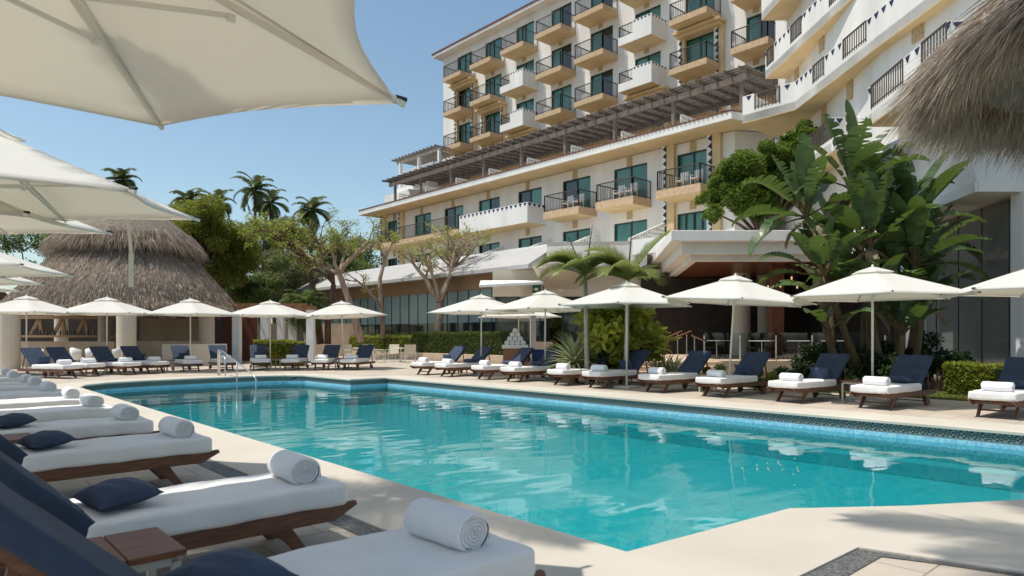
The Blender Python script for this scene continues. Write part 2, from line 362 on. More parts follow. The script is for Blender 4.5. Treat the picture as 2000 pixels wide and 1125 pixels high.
# ---------------------------------------------------------------- foliage and plant generators
rng = np.random.default_rng(11)
def leaf_cloud(blobs, n, size, flat=0.35, shell=0.55, asp=1.9):
    """n folded-diamond leaves through the outer volume of ellipsoid blobs [(c, (rx,ry,rz)), ...]"""
    vol = np.array([b[1][0]*b[1][1]+b[1][1]*b[1][2]+b[1][0]*b[1][2] for b in blobs]); pr = vol/vol.sum()
    which = rng.choice(len(blobs), n, p=pr)
    c = np.array([list(b[0]) for b in blobs])[which]; rr = np.array([list(b[1]) for b in blobs])[which]
    d = rng.normal(size=(n, 3)); d /= np.linalg.norm(d, axis=1)[:, None]
    rad = shell+(1-shell)*rng.random(n)**0.6; rad *= 1+0.09*rng.normal(size=n)
    p = c+d*rr*rad[:, None]
    return leaves_at(p, size, flat, asp, d)
def leaves_at(p, size, flat=0.35, asp=1.9, out=None):
    n = len(p); a = rng.normal(size=(n, 3)); a[:, 2] *= 0.6
    if out is not None: a += out*0.5
    a /= np.linalg.norm(a, axis=1)[:, None]
    up = rng.normal(size=(n, 3))*0.6; up[:, 2] += 1.0
    s_ = np.cross(a, up); s_ /= np.linalg.norm(s_, axis=1)[:, None]+1e-6
    L_ = (size*(0.6+0.8*rng.random(n)))[:, None]; W = L_/asp
    v = np.stack([p, p+a*L_*0.5+s_*W*0.5, p+a*L_, p+a*L_*0.5-s_*W*0.5], axis=1).reshape(-1, 3)
    return v, np.arange(4*n).reshape(-1, 4)
def clumps(c, r, n, br, seed=0):
    q = np.random.default_rng(seed); out = []
    for i in range(n):
        d = q.normal(size=3); d /= np.linalg.norm(d); t = 0.45+0.55*q.random()
        k = br*(0.7+0.6*q.random())
        out.append(((c[0]+d[0]*r[0]*t, c[1]+d[1]*r[1]*t, c[2]+d[2]*r[2]*t), (k, k, k*0.75)))
    return out
def merge(parts):
    vs_ = []; fs = []; b = 0
    for v, f in parts: vs_.append(v); fs.append(f+b); b += len(v)
    return np.concatenate(vs_), np.concatenate(fs)
def tree(name, label, base, crown, rad, n, lm, ncl=18, lsize=0.16, tr=0.2, group=None, cr=None, seed=1, bark='barkd'):
    t = thing(name, label, 'tree', base, group=group); c = Vector(crown); b = Vector(base)
    mb = MB(); q = random.Random(seed)
    mid = b.lerp(c, 0.55)+Vector((q.uniform(-.2, .2), q.uniform(-.2, .2), 0))
    mb.tube([b, b.lerp(mid, .5), mid], [tr*1.25, tr, tr*0.8], 9)
    cl = clumps(crown, rad, ncl, cr or min(rad)*0.33, seed)
    for k, (cc, rr) in enumerate(cl):
        e = Vector(cc); m2 = mid.lerp(e, 0.5)+Vector((0, 0, 0.15)); mb.tube([mid, m2, e], [tr*0.5, tr*0.28, tr*0.08], 5)
    link('trunk', mb, M[bark], t, smooth=True)
    link('crown', leaf_cloud(cl, n, lsize), M[lm], t)
    return t
def frond(mb_r, quads, p, az, el, L_, droop, nl=26, ll=0.5, lw=0.035, vshape=0.5, sag=0.3):
    """palm frond: rachis into mb_r, leaflets appended to quads"""
    pts = []; q = Vector(p); d = el
    for i in range(nl+1):
        pts.append(q.copy()); st = L_/nl
        q = q+Vector((math.cos(az)*math.cos(d), math.sin(az)*math.cos(d), math.sin(d)))*st
        d -= droop/nl*(0.5+1.0*i/nl)
    mb_r.tube(pts[::3]+[pts[-1]], [0.022*L_/2*(1-0.8*i/(len(pts[::3]))) for i in range(len(pts[::3])+1)], 4)
    for i in range(2, nl+1):
        t = (pts[i]-pts[i-1]).normalized(); side = t.cross(Vector((0, 0, 1)))
        if side.length < 0.05: side = Vector((-math.sin(az), math.cos(az), 0))
        side.normalize(); up = side.cross(t)
        f = i/nl; l = ll*math.sin(math.pi*(0.12+0.80*f))**0.7*(0.85+0.3*random.random())
        for sgn in (-1, 1):
            for sub in (0, 0.5):
                b0 = pts[i]-t*(L_/nl*sub)
                dr = (side*sgn*0.8+t*(0.45+0.5*f)+up*vshape*0.35).normalized()
                e1 = b0+dr*l*0.55; e2 = e1+(dr+Vector((0, 0, -sag*2.2))).normalized()*l*0.45
                w_ = t*lw
                quads.append((b0-w_*0.5, b0+w_*0.5, e1+w_*0.5, e1-w_*0.5)); quads.append((e1-w_*0.5, e1+w_*0.5, e2+w_*0.05, e2-w_*0.05))
def quadmesh(quads):
    v = np.array([[list(p) for p in q] for q in quads]).reshape(-1, 3); return v, np.arange(len(v)).reshape(-1, 4)
def palm(name, label, base, top, nf, L_, lm='palm', tr=0.14, group=None, ll=0.55, nl=22, lw=0.05, spread=(70, -35), seed=0):
    random.seed(seed*31+5); t = thing(name, label, 'palm tree', base, group=group); b = Vector(base); tp = Vector(top)
    mb = MB(); bow = Vector((random.uniform(-.4, .4), random.uniform(-.4, .4), 0)); n = 12; pts = []; rd = []
    for i in range(n+1):
        f = i/n; pts.append(b.lerp(tp, f)+bow*math.sin(math.pi*f)); rd.append(tr*(1.25-0.5*f)*(1.06 if i % 2 else 0.97))
    mb.tube(pts, rd, 9); link('trunk', mb, M['palmtrunk'], t, smooth=True)
    mr = MB(); qs = []
    for i in range(nf):
        az = i*2.39996+random.uniform(-.2, .2); f = (i+.5)/nf; el = R(spread[0]+(spread[1]-spread[0])*f+random.uniform(-8, 8))
        frond(mr, qs, tp, az, el, L_*random.uniform(.8, 1.1), R(75+35*random.random()), nl, ll, lw)
    link('frond_stalks', mr, M[lm], t); link('fronds', quadmesh(qs), M[lm], t)
    return t
def paddle(quads, p, d, side, L_, W, bend, fold=0.25, tear=0.3, nl=12):
    """one banana / strelitzia blade as strips that fan from the midrib"""
    p = Vector(p); d = Vector(d).normalized(); side = Vector(side); side = (side-d*side.dot(d)).normalized()
    for i in range(nl):
        f0, f1 = i/nl, (i+1)/nl
        w0 = W*0.5*max(0.05, math.sin(math.pi*min(1, f0*0.94+0.05))**0.55); w1 = W*0.5*max(0.03, math.sin(math.pi*min(1, f1*0.94+0.05))**0.55)
        nd = (d+Vector((0, 0, -bend/nl*(0.4+1.2*f0)))).normalized()
        q = p+nd*(L_/nl); up = side.cross(nd).normalized()*(-1)
        if up.z < 0: up = -up
        for s_ in (-1, 1):
            torn = random.random() < tear
            g = 0.72 if torn else 1.0; dr = -0.12*W if torn else 0.0
            a = side*s_*w0+up*fold*w0; b_ = side*s_*w1*g+up*fold*w1
            quads.append((p, q, q+b_+Vector((0, 0, dr)), p+a))
        p = q; d = nd
# ---------------------------------------------------------------- ground, deck, pool
POOL = [(3.45, 2.74), (5.29, 2.56), (6.1, 1.95), (7.04, 1.38), (8.3, 0.85), (12.0, 0.6), (12.0, 19.5), (10.7, 19.55), (10.55, 22.5),
        (10.1, 23.0), (9.0, 23.35), (7.4, 23.4), (5.8, 23.3), (4.6, 22.95), (3.9, 22.3), (3.6, 21.3)]
def offset(poly, d):
    n = len(poly); out = []
    area = sum(poly[i][0]*poly[(i+1) % n][1]-poly[(i+1) % n][0]*poly[i][1] for i in range(n)); s_ = 1 if area > 0 else -1
    for i in range(n):
        a, b, c = Vector(poly[i-1]), Vector(poly[i]), Vector(poly[(i+1) % n])
        e1 = (b-a).normalized(); e2 = (c-b).normalized(); n1 = Vector((e1.y, -e1.x))*s_; n2 = Vector((e2.y, -e2.x))*s_
        k = (n1+n2)/(1+n1.dot(n2)); out.append((b.x+k.x*d, b.y+k.y*d))
    return out
def holed(name, outer, inner, z, m):
    bm = bmesh.new(); es = []
    for loop in (outer, inner):
        vv = [bm.verts.new((p[0], p[1], z)) for p in loop]
        es += [bm.edges.new((vv[i], vv[(i+1) % len(vv)])) for i in range(len(vv))]
    bmesh.ops.triangle_fill(bm, use_beauty=True, edges=es)
    for f in bm.faces:
        if f.normal.z < 0: f.normal_flip()
    me = bpy.data.meshes.new(name); bm.to_mesh(me); bm.free(); me.materials.append(m)
    o = bpy.data.objects.new(name, me); C.objects.link(o); o['kind'] = 'structure'; return o
holed('ground', [(-900, -900), (900, -900), (900, 900), (-900, 900)], offset(POOL, 0.3), -0.03, M['soil'])
holed('pool_deck', [(-14, -14), (16.9, -14), (16.9, 16.5), (22.2, 16.5), (22.2, 60), (-14, 60)], offset(POOL, 0.5), 0.0, M['paving'])
# coping: inner nosing overhangs the frieze
cp = MB(); i0 = offset(POOL, -0.03); o0 = offset(POOL, 0.9); n = len(POOL)
o0[0:6] = [(2.56, 1.83), (4.66, 1.80), (4.78, 1.38), (4.93, 0.85), (5.2, -0.1), (12.9, -0.3)]
rings = [(i0, -0.035), (i0, 0.004), (offset(POOL, -0.012), 0.018), (o0, 0.018), (o0, -0.02)]
vv = []
for pl, z in rings: vv += [(p[0], p[1], z) for p in pl]
fs = []
for k in range(len(rings)-1):
    for i in range(n): j = (i+1) % n; fs.append((k*n+i, k*n+j, (k+1)*n+j, (k+1)*n+i))
for i in range(n): j = (i+1) % n; fs.append((4*n+i, 4*n+j, j, i))
cp.add(vv, fs); link('pool_coping', cp, M['coping'], kind='structure')
st = MB(); a = list(o0); b = offset(POOL, 1.09); b2 = offset(POOL, 0.93)
q_ = [b2[i] for i in range(n)]
for i in (14, 15): q_[i] = b[i]
q_[0] = (2.38, 1.64); q_[1] = (4.61, 1.64); q_[2] = (4.725, 1.36); q_[3] = (4.875, .84); q_[4] = (5.145, -.11); q_[5] = (12.95, -.36)
for i in range(n):
    j = (i+1) % n; a0, a1, c1, c0 = a[i], a[j], q_[j], q_[i]
    if i == 13: c0, c1 = b2[13], b[14]
    st.add([(p[0], p[1], 0.006) for p in (a0, a1, c1, c0)], [(0, 1, 2, 3)])
link('pebble_strip', st, M['pebble'], kind='structure')
# basin
def ring_wall(name, pl, z0, z1, m, parent=None):
    mb = MB(); k = len(pl)
    mb.add([(p[0], p[1], z0) for p in pl]+[(p[0], p[1], z1) for p in pl], [(i, (i+1) % k, k+(i+1) % k, k+i) for i in range(k)])
    return link(name, mb, m, parent, kind='structure')
ring_wall('pool_frieze', POOL, -0.185, -0.02, M['deco'])
ring_wall('waterline_band', offset(POOL, -0.006), -0.40, -0.185, M['mosaic_l'])
ring_wall('pool_wall', offset(POOL, -0.004), -0.80, -0.398, M['mosaic'])
fl = MB(); q = offset(POOL, 0.05); fl.add([(p[0], p[1], -0.78) for p in q], [tuple(range(len(q)))]); link('pool_floor', fl, M['mosaic'], kind='structure')
led = offset(POOL, -0.42)                              # bench ledge under water
lb = MB(); q0 = offset(POOL, -0.007); k = len(led)
lb.add([(p[0], p[1], -0.56) for p in q0]+[(p[0], p[1], -0.56) for p in led]+[(p[0], p[1], -0.775) for p in led],
       [(i, (i+1) % k, k+(i+1) % k, k+i) for i in range(k)]+[(k+i, k+(i+1) % k, 2*k+(i+1) % k, 2*k+i) for i in range(k)])
link('pool_ledge', lb, M['mosaic'], kind='structure')
wt = MB(); q = offset(POOL, 0.02); wt.add([(p[0], p[1], -0.255) for p in q], [tuple(range(len(q)))])
link('water', wt, M['water'], kind='structure')

# ---------------------------------------------------------------- loungers, towels, pillows, tables, parasols
def rbox(mb, c, d, r=.03, tilt=None, wob=.003):
    """soft cushion: rounded box with faint waves, one closed skin"""
    h = [x/2 for x in d]; key = {}; vs_ = []; fs = []
    def ticks(a, n): 
        e = [-a, -a+r*.25, -a+r*.6, -a+r]; return e+[(-a+r)+(2*(a-r))*k/n for k in range(1, n)]+[-x for x in reversed(e)]
    T_ = [ticks(h[0], 26), ticks(h[1], 14), ticks(h[2], 2)]
    def vert(p):
        k = tuple(round(x, 5) for x in p)
        if k in key: return key[k]
        q = Vector([max(-h[a]+r, min(h[a]-r, p[a])) for a in range(3)]); o = Vector(p)-q
        v = q+(o.normalized()*r if o.length > 1e-9 else o)
        v.z += wob*(math.sin(9*v.x+4*v.y)+.7*math.sin(21*v.x-13*v.y+1)+.5*math.sin(37*v.y+5*v.x)); v.y += wob*.8*math.sin(14*v.x+30*v.z)*(1 if v.y > 0 else -1)
        if tilt is not None: v = tilt@v
        key[k] = len(vs_); vs_.append(Vector(c)+v); return key[k]
    for a in range(3):
        b, e = (a+1) % 3, (a+2) % 3
        for s_ in (-1, 1):
            for i in range(len(T_[b])-1):
                for j in range(len(T_[e])-1):
                    f = []
                    for ii, jj in ((i, j), (i+1, j), (i+1, j+1), (i, j+1)):
                        p = [0, 0, 0]; p[a] = s_*h[a]; p[b] = T_[b][ii]; p[e] = T_[e][jj]; f.append(vert(p))
                    fs.append(tuple(f))
    mb.add(vs_, fs); return mb
def make_lounger(label, group):
    t = thing('sun_lounger', label, 'sun lounger', group=group)
    # local: foot end at +x, head at -x, ground z=0
    m = MB()
    for s_ in (-1, 1):
        y = s_*0.315
        m.add([(x, y+dy, z) for dy in (-.017, .017) for x, z in ((-1.15, .235), (-1.12, .30), (.95, .315), (1.08, .322), (1.09, .295), (.93, .215), (-1.05, .21))],
              [(0, 1, 2, 3, 4, 5, 6), (13, 12, 11, 10, 9, 8, 7)]+[(i, 7+i, 7+(i+1) % 7, (i+1) % 7) for i in range(7)])
    link('side_rails', m, M['teak'], t, bevel=0.004, local=True)
    m = MB()
    for x in (-1.08, -.43, .25, .90): m.bb(x-.02, x+.02, -.297, .297, .235, .275)
    for i in range(14): x = -.37+i*.098; m.bb(x-.034, x+.034, -.297, .297, .292, .308)
    m.bb(-.42, .90, -.02, .02, .268, .294); link('slats', m, M['teak'], t, local=True)
    for s_ in (-1, 1):
        m = MB(); y = s_*.275
        m.add([(x, y+dy, z) for dy in (-.02, .02) for x, z in ((.52, .24), (.64, .24), (.80, 0.0), (.735, 0.0))], [(0, 1, 2, 3), (7, 6, 5, 4)]+[(i, 4+i, 4+(i+1) % 4, (i+1) % 4) for i in range(4)])
        link('leg', m, M['teak'], t, bevel=0.004, local=True)
        m = MB()
        m.add([(x, y+dy, z) for dy in (-.018, .018) for x, z in ((-.78, .24), (-.66, .24), (-.70, .05), (-.75, .05))], [(0, 1, 2, 3), (7, 6, 5, 4)]+[(i, 4+i, 4+(i+1) % 4, (i+1) % 4) for i in range(4)])
        rl = link('leg', m, M['teak'], t, local=True)
        m = MB(); m.tube([(-.73, s_*.30, .085), (-.73, s_*.345, .085)], .085, 18); link('wheel', m, M['teak'], t, bevel=0.004, local=True)
    m = MB(); m.tube([(-.73, -.29, .085), (-.73, .29, .085)], .01, 6); link('axle', m, M['rubber'], t, local=True)
    m = MB(); m.bb(.66, .69, -.255, .255, .10, .13)
    link('stretcher', m, M['teak'], t, local=True)
    m = MB(); rbox(m, (.29, 0, .378), (1.46, .70, .142), .034, None, .0028); link('mattress', m, M['mattress'], t, smooth=True, local=True)
    th = R(44); hx, hz = -.42, .345
    T = Matrix.Rotation(th, 3, 'Y')                       # local +x leans down, -x up
    c = Vector((hx-.41*math.cos(th), 0, hz+.41*math.sin(th)))
    nrm = Vector((math.sin(th), 0, math.cos(th)))
    m = MB(); rbox(m, c+nrm*.045, (.90, .67, .085), .03, T, .002); link('backrest', m, M['navy'], t, smooth=True, local=True)
    m = MB()
    for s_ in (-1, 1): m.box(c+Vector((0, s_*.28, 0))-nrm*.012, (.84, .035, .03), rot=T)
    for k in range(5): m.box(c-nrm*.012+(T@Vector((-.36+k*.18, 0, 0))), (.05, .53, .015), rot=T)
    link('back_frame', m, M['teak'], t, local=True)
    m = MB(); e = Vector((hx-.62*math.cos(th), 0, hz+.62*math.sin(th)))
    for s_ in (-1, 1): m.beam(e+Vector((-.02, s_*.25, -.02)), (-1.0, s_*.25, .27), .02, .03)
    m.bb(-1.01, -.98, -.25, .25, .26, .285); link('prop', m, M['teak'], t, local=True)
    return t
def towel_mesh():
    mb = MB(); Rr = .088; n = 26; Ly = .22; prof = []
    for i in range(n):                                     # slightly squashed roll
        th = 2*math.pi*i/n; x = Rr*1.08*math.cos(th); z = Rr*math.sin(th)
        z = max(z, -Rr*.86); prof.append((x, z+Rr*.86))
    ys = [-Ly, -Ly*.985, -Ly*.95, -Ly*.5, 0, Ly*.5, Ly*.95, Ly*.985, Ly]; sc = [.86, .95, 1, 1.015, 1.0, 1.02, 1, .95, .86]
    vv = []; ctr = Rr*.86
    for y, s_ in zip(ys, sc): vv += [(x*s_, y, (z-ctr)*s_+ctr*(1 if s_ > .99 else .995)) for x, z in prof]
    fs = []
    for k in range(len(ys)-1):
        for i in range(n): fs.append((k*n+i, k*n+(i+1) % n, (k+1)*n+(i+1) % n, (k+1)*n+i))
    mb.add(vv, fs)
    for s_ in (-1, 1):                                     # spiral end: raised layers
        turns = 4.2; m = 84; w_ = []
        for i in range(m+1):
            f = i/m; th = f*turns*2*math.pi+.4; r = Rr*(.90-.80*f)
            rin = r-.0085*(1-.4*f); yy = s_*(Ly+.004+.004*math.sin(3*th)); yb = s_*(Ly-.03)
            sx = 1.08; co, si = math.cos(th), math.sin(th)
            def zc(z): return max(z, -Rr*.84)+ctr
            r *= 1+.035*math.sin(2.3*th)+.02*math.sin(5.1*th+1); w_ += [(r*co*sx, yb, zc(r*si)), (r*co*sx*.985, yy, zc(r*si*.985)), (rin*co*sx, yy, zc(rin*si)), (rin*co*sx*.98, yb, zc(rin*si*.98))]
        b = len(mb.v); mb.v += w_
        for i in range(m):
            for k in range(3): mb.f.append((b+i*4+k, b+i*4+k+1, b+i*4+k+5, b+i*4+k+4)); mb.m.append(0)
        q = [(x*.86, s_*(Ly-.012), (z-ctr)*.86+ctr) for x, z in prof]; mb.add(q, [tuple(range(n))])
    # loose outer flap edge
    mb.add([(Rr*1.10, y, .055) for y in (-Ly*.97, Ly*.97)]+[(Rr*1.02, y, .03) for y in (Ly*.97, -Ly*.97)]+[(Rr*1.02, y, .012) for y in (-Ly*.97, Ly*.97)]+[], [(0, 1, 2, 3)])
    return mb
def pillow_mesh(L_=.36, W=.26, T=.11):
    mb = MB(); n = 18; top = []; bot = []
    for i in range(n+1):
        for j in range(n+1):
            u = -1+2*i/n; v = -1+2*j/n
            k = (1-abs(u)**2.4)*(1-abs(v)**2.4); h = T/2*k**.5
            pin = 1-.10*(abs(u)**2)*(1-abs(v)**2); pin2 = 1-.10*(abs(v)**2)*(1-abs(u)**2)
            wr = .004*math.sin(9*u+3*v)*k
            x = u*W/2*(pin2 if abs(u) < 1 else pin2); y = v*L_/2*pin
            x *= 1-.07*(1-abs(v)**2) * abs(u)**3*0+0
            top.append((x*(1-.06*(1-v*v)*abs(u)), y*(1-.06*(1-u*u)*abs(v)), h+wr+T*.42)); bot.append((x*(1-.06*(1-v*v)*abs(u)), y*(1-.06*(1-u*u)*abs(v)), -h*.75+T*.42))
    m = n+1; fs = [(i*m+j, (i+1)*m+j, (i+1)*m+j+1, i*m+j+1) for i in range(n) for j in range(n)]
    mb.add(top, fs); mb.add(bot, [tuple(reversed(f)) for f in fs]); return mb
def make_table(label, group):
    t = thing('side_table', label, 'side table', group=group)
    m = MB()
    for k in range(2): m.bb(-.235+k*.238, -.003+k*.238, -.235, .235, .425, .455)
    link('table_top', m, M['teak2'], t, bevel=.004, local=True)
    for x in (-1, 1):
        for y in (-1, 1):
            m = MB(); m.bb(x*.2-.018, x*.2+.018, y*.2-.018, y*.2+.018, 0, .40); link('leg', m, M['beigemetal'], t, local=True)
    m = MB()
    for s_ in (-1, 1): m.bb(-.18, .18, s_*.2-.012, s_*.2+.012, .385, .423); m.bb(s_*.2-.012, s_*.2+.012, -.18, .18, .385, .423)
    link('apron', m, M['beigemetal'], t, local=True)
    return t
def make_parasol(label, group, Rr=1.85, zr=2.2, rise=.55, scal=.055):
    t = thing('parasol', label, 'parasol', group=group)
    zt = zr+rise
    m = MB(); m.tube([(0, 0, 0.04), (0, 0, zt+.02)], .024, 12); link('pole', m, M['pole'], t, smooth=True, local=True)
    m = MB(); m.box((0, 0, .03), (.5, .5, .06)); m.tube([(0, 0, .05), (0, 0, .36)], .032, 12); link('base', m, M['beigemetal'], t, bevel=.01, local=True)
    # canopy: six panels, concave rim between the rib tips, slight sag; vent cap above
    def canopy(r0, r1, z0, z1, scal, nr=10, ns=8, thick=.004, drop=0.0):
        mb = MB(); rows = []
        for i in range(nr+1):
            f = i/nr; row = []
            for s_ in range(6*ns):
                a = 2*math.pi*s_/(6*ns); k = (s_ % ns)/ns; w_ = math.sin(math.pi*k)
                hexr = math.cos(math.pi/6)/math.cos((k-.5)*math.pi/3)
                r = (r0+(r1-r0)*f)*(hexr*(1-scal*w_*f))
                z = z0+(z1-z0)*f**1.06-.05*w_*math.sin(math.pi*f)*rise*1.3
                row.append((r*math.cos(a), r*math.sin(a), z))
            rows.append(row)
        mb.v = [p for r_ in rows for p in r_]; k = 6*ns
        for i in range(nr):
            for s_ in range(k): mb.f.append((i*k+s_, i*k+(s_+1) % k, (i+1)*k+(s_+1) % k, (i+1)*k+s_)); mb.m.append(0)
        if drop:                                           # hem
            b = len(mb.v); mb.v += [(x*1.0, y*1.0, z-drop) for x, y, z in rows[-1]]
            for s_ in range(k): mb.f.append((nr*k+s_, nr*k+(s_+1) % k, b+(s_+1) % k, b+s_)); mb.m.append(0)
        return mb
    cv = link('canopy', canopy(.22, Rr, zt-.04, zr, scal, drop=.025), M['canvas'], t, smooth=True, local=True)
    md = cv.modifiers.new('hem', 'SOLIDIFY'); md.thickness = .004
    vc = link('vent', canopy(.03, .42, zt+.075, zt-.045, .07, nr=5, drop=.015), M['canvas'], t, smooth=True, local=True)
    m = MB()
    for k in range(6):                                     # seams
        a = k*math.pi/3; c_, s_ = math.cos(a), math.sin(a)
        m.beam((.25*c_, .25*s_, zt-.036), (Rr*.99*c_, Rr*.99*s_, zr+.006), .03, .004)
    link('seams', m, M['canvas'], t, local=True)
    for k in range(6):
        a = k*math.pi/3; c_, s_ = math.cos(a), math.sin(a)
        m = MB(); m.beam((.04*c_, .04*s_, zt-.065), (Rr*1.03*c_, Rr*1.03*s_, zr-.022), .022, .030); link('rib', m, M['pole'], t, local=True)
        m = MB(); j = .52; m.beam((.05*c_, .05*s_, zt-.52), (Rr*j*c_, Rr*j*s_, zt-.075-(rise)*j), .016, .022)
        m.box((Rr*j*c_, Rr*j*s_, zt-.085-rise*j), (.04, .03, .03), rz=a); link('strut', m, M['pole'], t, local=True)
    m = MB(); m.lathe([(.05, -.55), (.055, -.50), (.05, -.46)], (0, 0, zt)); link('hub', m, M['pole'], t, local=True)
    m = MB(); m.lathe([(.045, -.09), (.05, -.04), (.04, -.03)], (0, 0, zt)); link('hub', m, M['pole'], t, local=True)
    m = MB(); m.lathe([(.02, .06), (.03, .08), (.022, .10), (.008, .13)], (0, 0, zt), 10); link('finial', m, M['pole'], t, local=True)
    m = MB()
    for k in range(6):
        a = k*math.pi/3; m.tube([(Rr*1.0*math.cos(a), Rr*1.0*math.sin(a), zr+.012), (Rr*1.035*math.cos(a), Rr*1.035*math.sin(a), zr+.008)], .014, 8)
    link('rib_caps', m, M['black'], t, local=True)
    return t

# proto placements -------------------------------------------------
lp = None; tp = None; pp = None; bp_ = None; up_ = {}
def put(kind, loc, rz, label, group):
    global lp, tp, pp, bp_
    if kind == 'L':
        if lp is None: lp = make_lounger(label, group); lp.location = loc; lp.rotation_euler = (0, 0, rz); return lp
        return dup(lp, loc, rz, label, group=group)
    if kind == 'T':
        if tp is None: tp = tag(link('rolled_towel', towel_mesh(), M['towel'], smooth=True), label, 'towel', group); tp.location = loc; tp.rotation_euler = (0, 0, rz); return tp
        return dup(tp, loc, rz, label, group=group)
    if kind == 'P':
        if pp is None: pp = tag(link('pillow', pillow_mesh(), M['navy2'], smooth=True), label, 'pillow', group); pp.location = loc; return pp
        return dup(pp, loc, rz, label, group=group)
    if kind == 'B':
        if bp_ is None: bp_ = make_table(label, group); bp_.location = loc; bp_.rotation_euler = (0, 0, rz); return bp_
        return dup(bp_, loc, rz, label, group=group)
def spot(origin, rz, x, y, z=0.0):
    return (origin[0]+x*math.cos(rz)-y*math.sin(rz), origin[1]+x*math.sin(rz)+y*math.cos(rz), z)
def lounger_set(o, rz, desc, lg, pillow=None, tx=.62, tr=0.0, ty=0.0):
    put('L', (o[0], o[1], 0), rz, 'teak lounger with navy back, '+desc, lg)
    tl = put('T', spot(o, rz, tx, ty, .447), rz+tr, 'rolled white towel on the lounger '+desc, 'rolled towels on the loungers')
    k_ = random.Random(round(o[1]*1000)); tl.scale = (k_.uniform(.95, 1.08), k_.uniform(.92, 1.04), k_.uniform(.96, 1.05))
    if pillow == 'lean':
        p = put('P', spot(o, rz, -.20, 0, .45), rz, 'navy pillow propped on the lounger '+desc, 'navy pillows'); p.rotation_euler = (0, R(-62), rz); p.location = spot(o, rz, -.30, .02, .53)
    elif pillow == 'flat':
        p = put('P', spot(o, rz, -.20, .03, .445), rz, 'navy pillow lying on the lounger '+desc, 'navy pillows'); p.rotation_euler = (0, R(-8), rz)
    elif pillow == 'big':
        p = put('P', spot(o, rz, -.23, -.02, .45), rz, 'plump navy pillow on the lounger '+desc, 'navy pillows'); p.rotation_euler = (0, R(-6), rz+R(8)); p.scale = (1.28, 1.22, 1.35)
# left row, feet towards +X (the pool)
LY = [2.57, 4.33, 6.95, 8.75, 10.65, 12.3, 14.1, 15.8, 17.0, 18.9, 20.4]
for i, y in enumerate(LY):
    lounger_set((1.13+(i % 3)*.02, y), R((i*37 % 5-2)*.4), '%s in the shaded left row' % (['nearest', 'second nearest', 'third nearest', 'fourth nearest', 'fifth nearest', 'sixth nearest', 'seventh nearest', 'eighth nearest', 'third farthest', 'second farthest', 'farthest'][i]),
                'loungers in the shaded left row', 'big' if i < 4 else None, tx=.80 if i else .76, tr=R([4, -3, 2, 0, 3, -2, 1, 0, 2, 1, 0][i]))
for i, y in enumerate([3.45, 7.85, 11.5, 14.95]):
    put('B', (.72, y, 0), 0, 'small teak-topped side table between left-row loungers, %s from the camera' % ['nearest', 'second', 'third', 'farthest'][i], 'side tables in the left row')
# right row: front leg pixel pairs
RR = [((834, 731), (854, 731)), ((881, 734), (904, 735)), ((946, 740), (972.5, 741)), ((1001, 744), (1031, 745.5)), ((1092, 751), (1126, 753)), ((1161, 756), (1199, 758)),
      ((1275, 764), (1317, 767)), ((1385, 772), (1435, 776)), ((1529, 783), (1589, 787.5)), ((1683, 796), (1754, 801)), ((1916, 813), None)]
RP = ['lean', 'flat', 'flat', 'flat', None, 'lean', None, 'lean', 'lean', 'flat', 'flat']
RC = []
for i, (a, b) in enumerate(RR):
    if b: c = (G(*a)+G(*b))/2
    else: c = G(*a)+Vector((0, -.28, 0))
    y = c.y; x = 14.62; RC.append(y)
    rz = math.pi-R([-2, 1, 6, 2, 5, 3, 6, 4, 7, 5, 3][i])
    lounger_set((x, y), rz, '%s from left in the sunny right row' % ORD[i], 'loungers in the sunny right row', RP[i], tx=.70, tr=R((i*53 % 7-3)*1.5))
print('right row Y', [round(v, 2) for v in RC])
TB = [(2, 3), (4, 5), (6, 7), (8, 9), (0, 1)]
for i, (a, b) in enumerate(TB):
    put('B', (14.95, (RC[a]+RC[b])/2, 0), 0, 'teak-topped side table between %s and %s loungers of the sunny right row' % (ORD[a], ORD[b]), 'side tables in the right row')
# far row round the pool end: leg pair centre and the heading of the foot
FR = [((120, 739), (146, 739), -62), ((166, 736), (192, 734), -62), ((235, 733), (266, 731), -70), ((290, 730), (322, 728), -72), ((357, 726), (392, 726), -92), ((424, 725), (458, 723), -98),
      ((492, 723), (528, 723), -108), ((549, 722.7), (589, 723), -128), ((608, 723), (647, 723), -132), ((667, 723), (701, 723), -142)]
FP = ['lean', None, 'flat', 'lean', 'lean', None, 'lean', None, None, None]
FC = []
for i, (a, b, hd) in enumerate(FR):
    c = (G(*a)+G(*b))/2; rz = R(hd); o = (c.x-.77*math.cos(rz), c.y-.77*math.sin(rz)); FC.append(o)
    lounger_set(o, rz, '%s from left at the far pool end' % ORD[i], 'loungers round the far pool end', FP[i], tx=.60)
print('far', [(round(a, 1), round(b, 1)) for a, b in FC])
for i, (a, b) in enumerate([(1, 2), (3, 4), (6, 7), (8, 9)]):
    put('B', ((FC[a][0]+FC[b][0])/2, (FC[a][1]+FC[b][1])/2, 0), R(40), 'teak-topped side table between the %s and %s loungers of the far arc' % (ORD[a], ORD[b]), 'side tables of the far row')
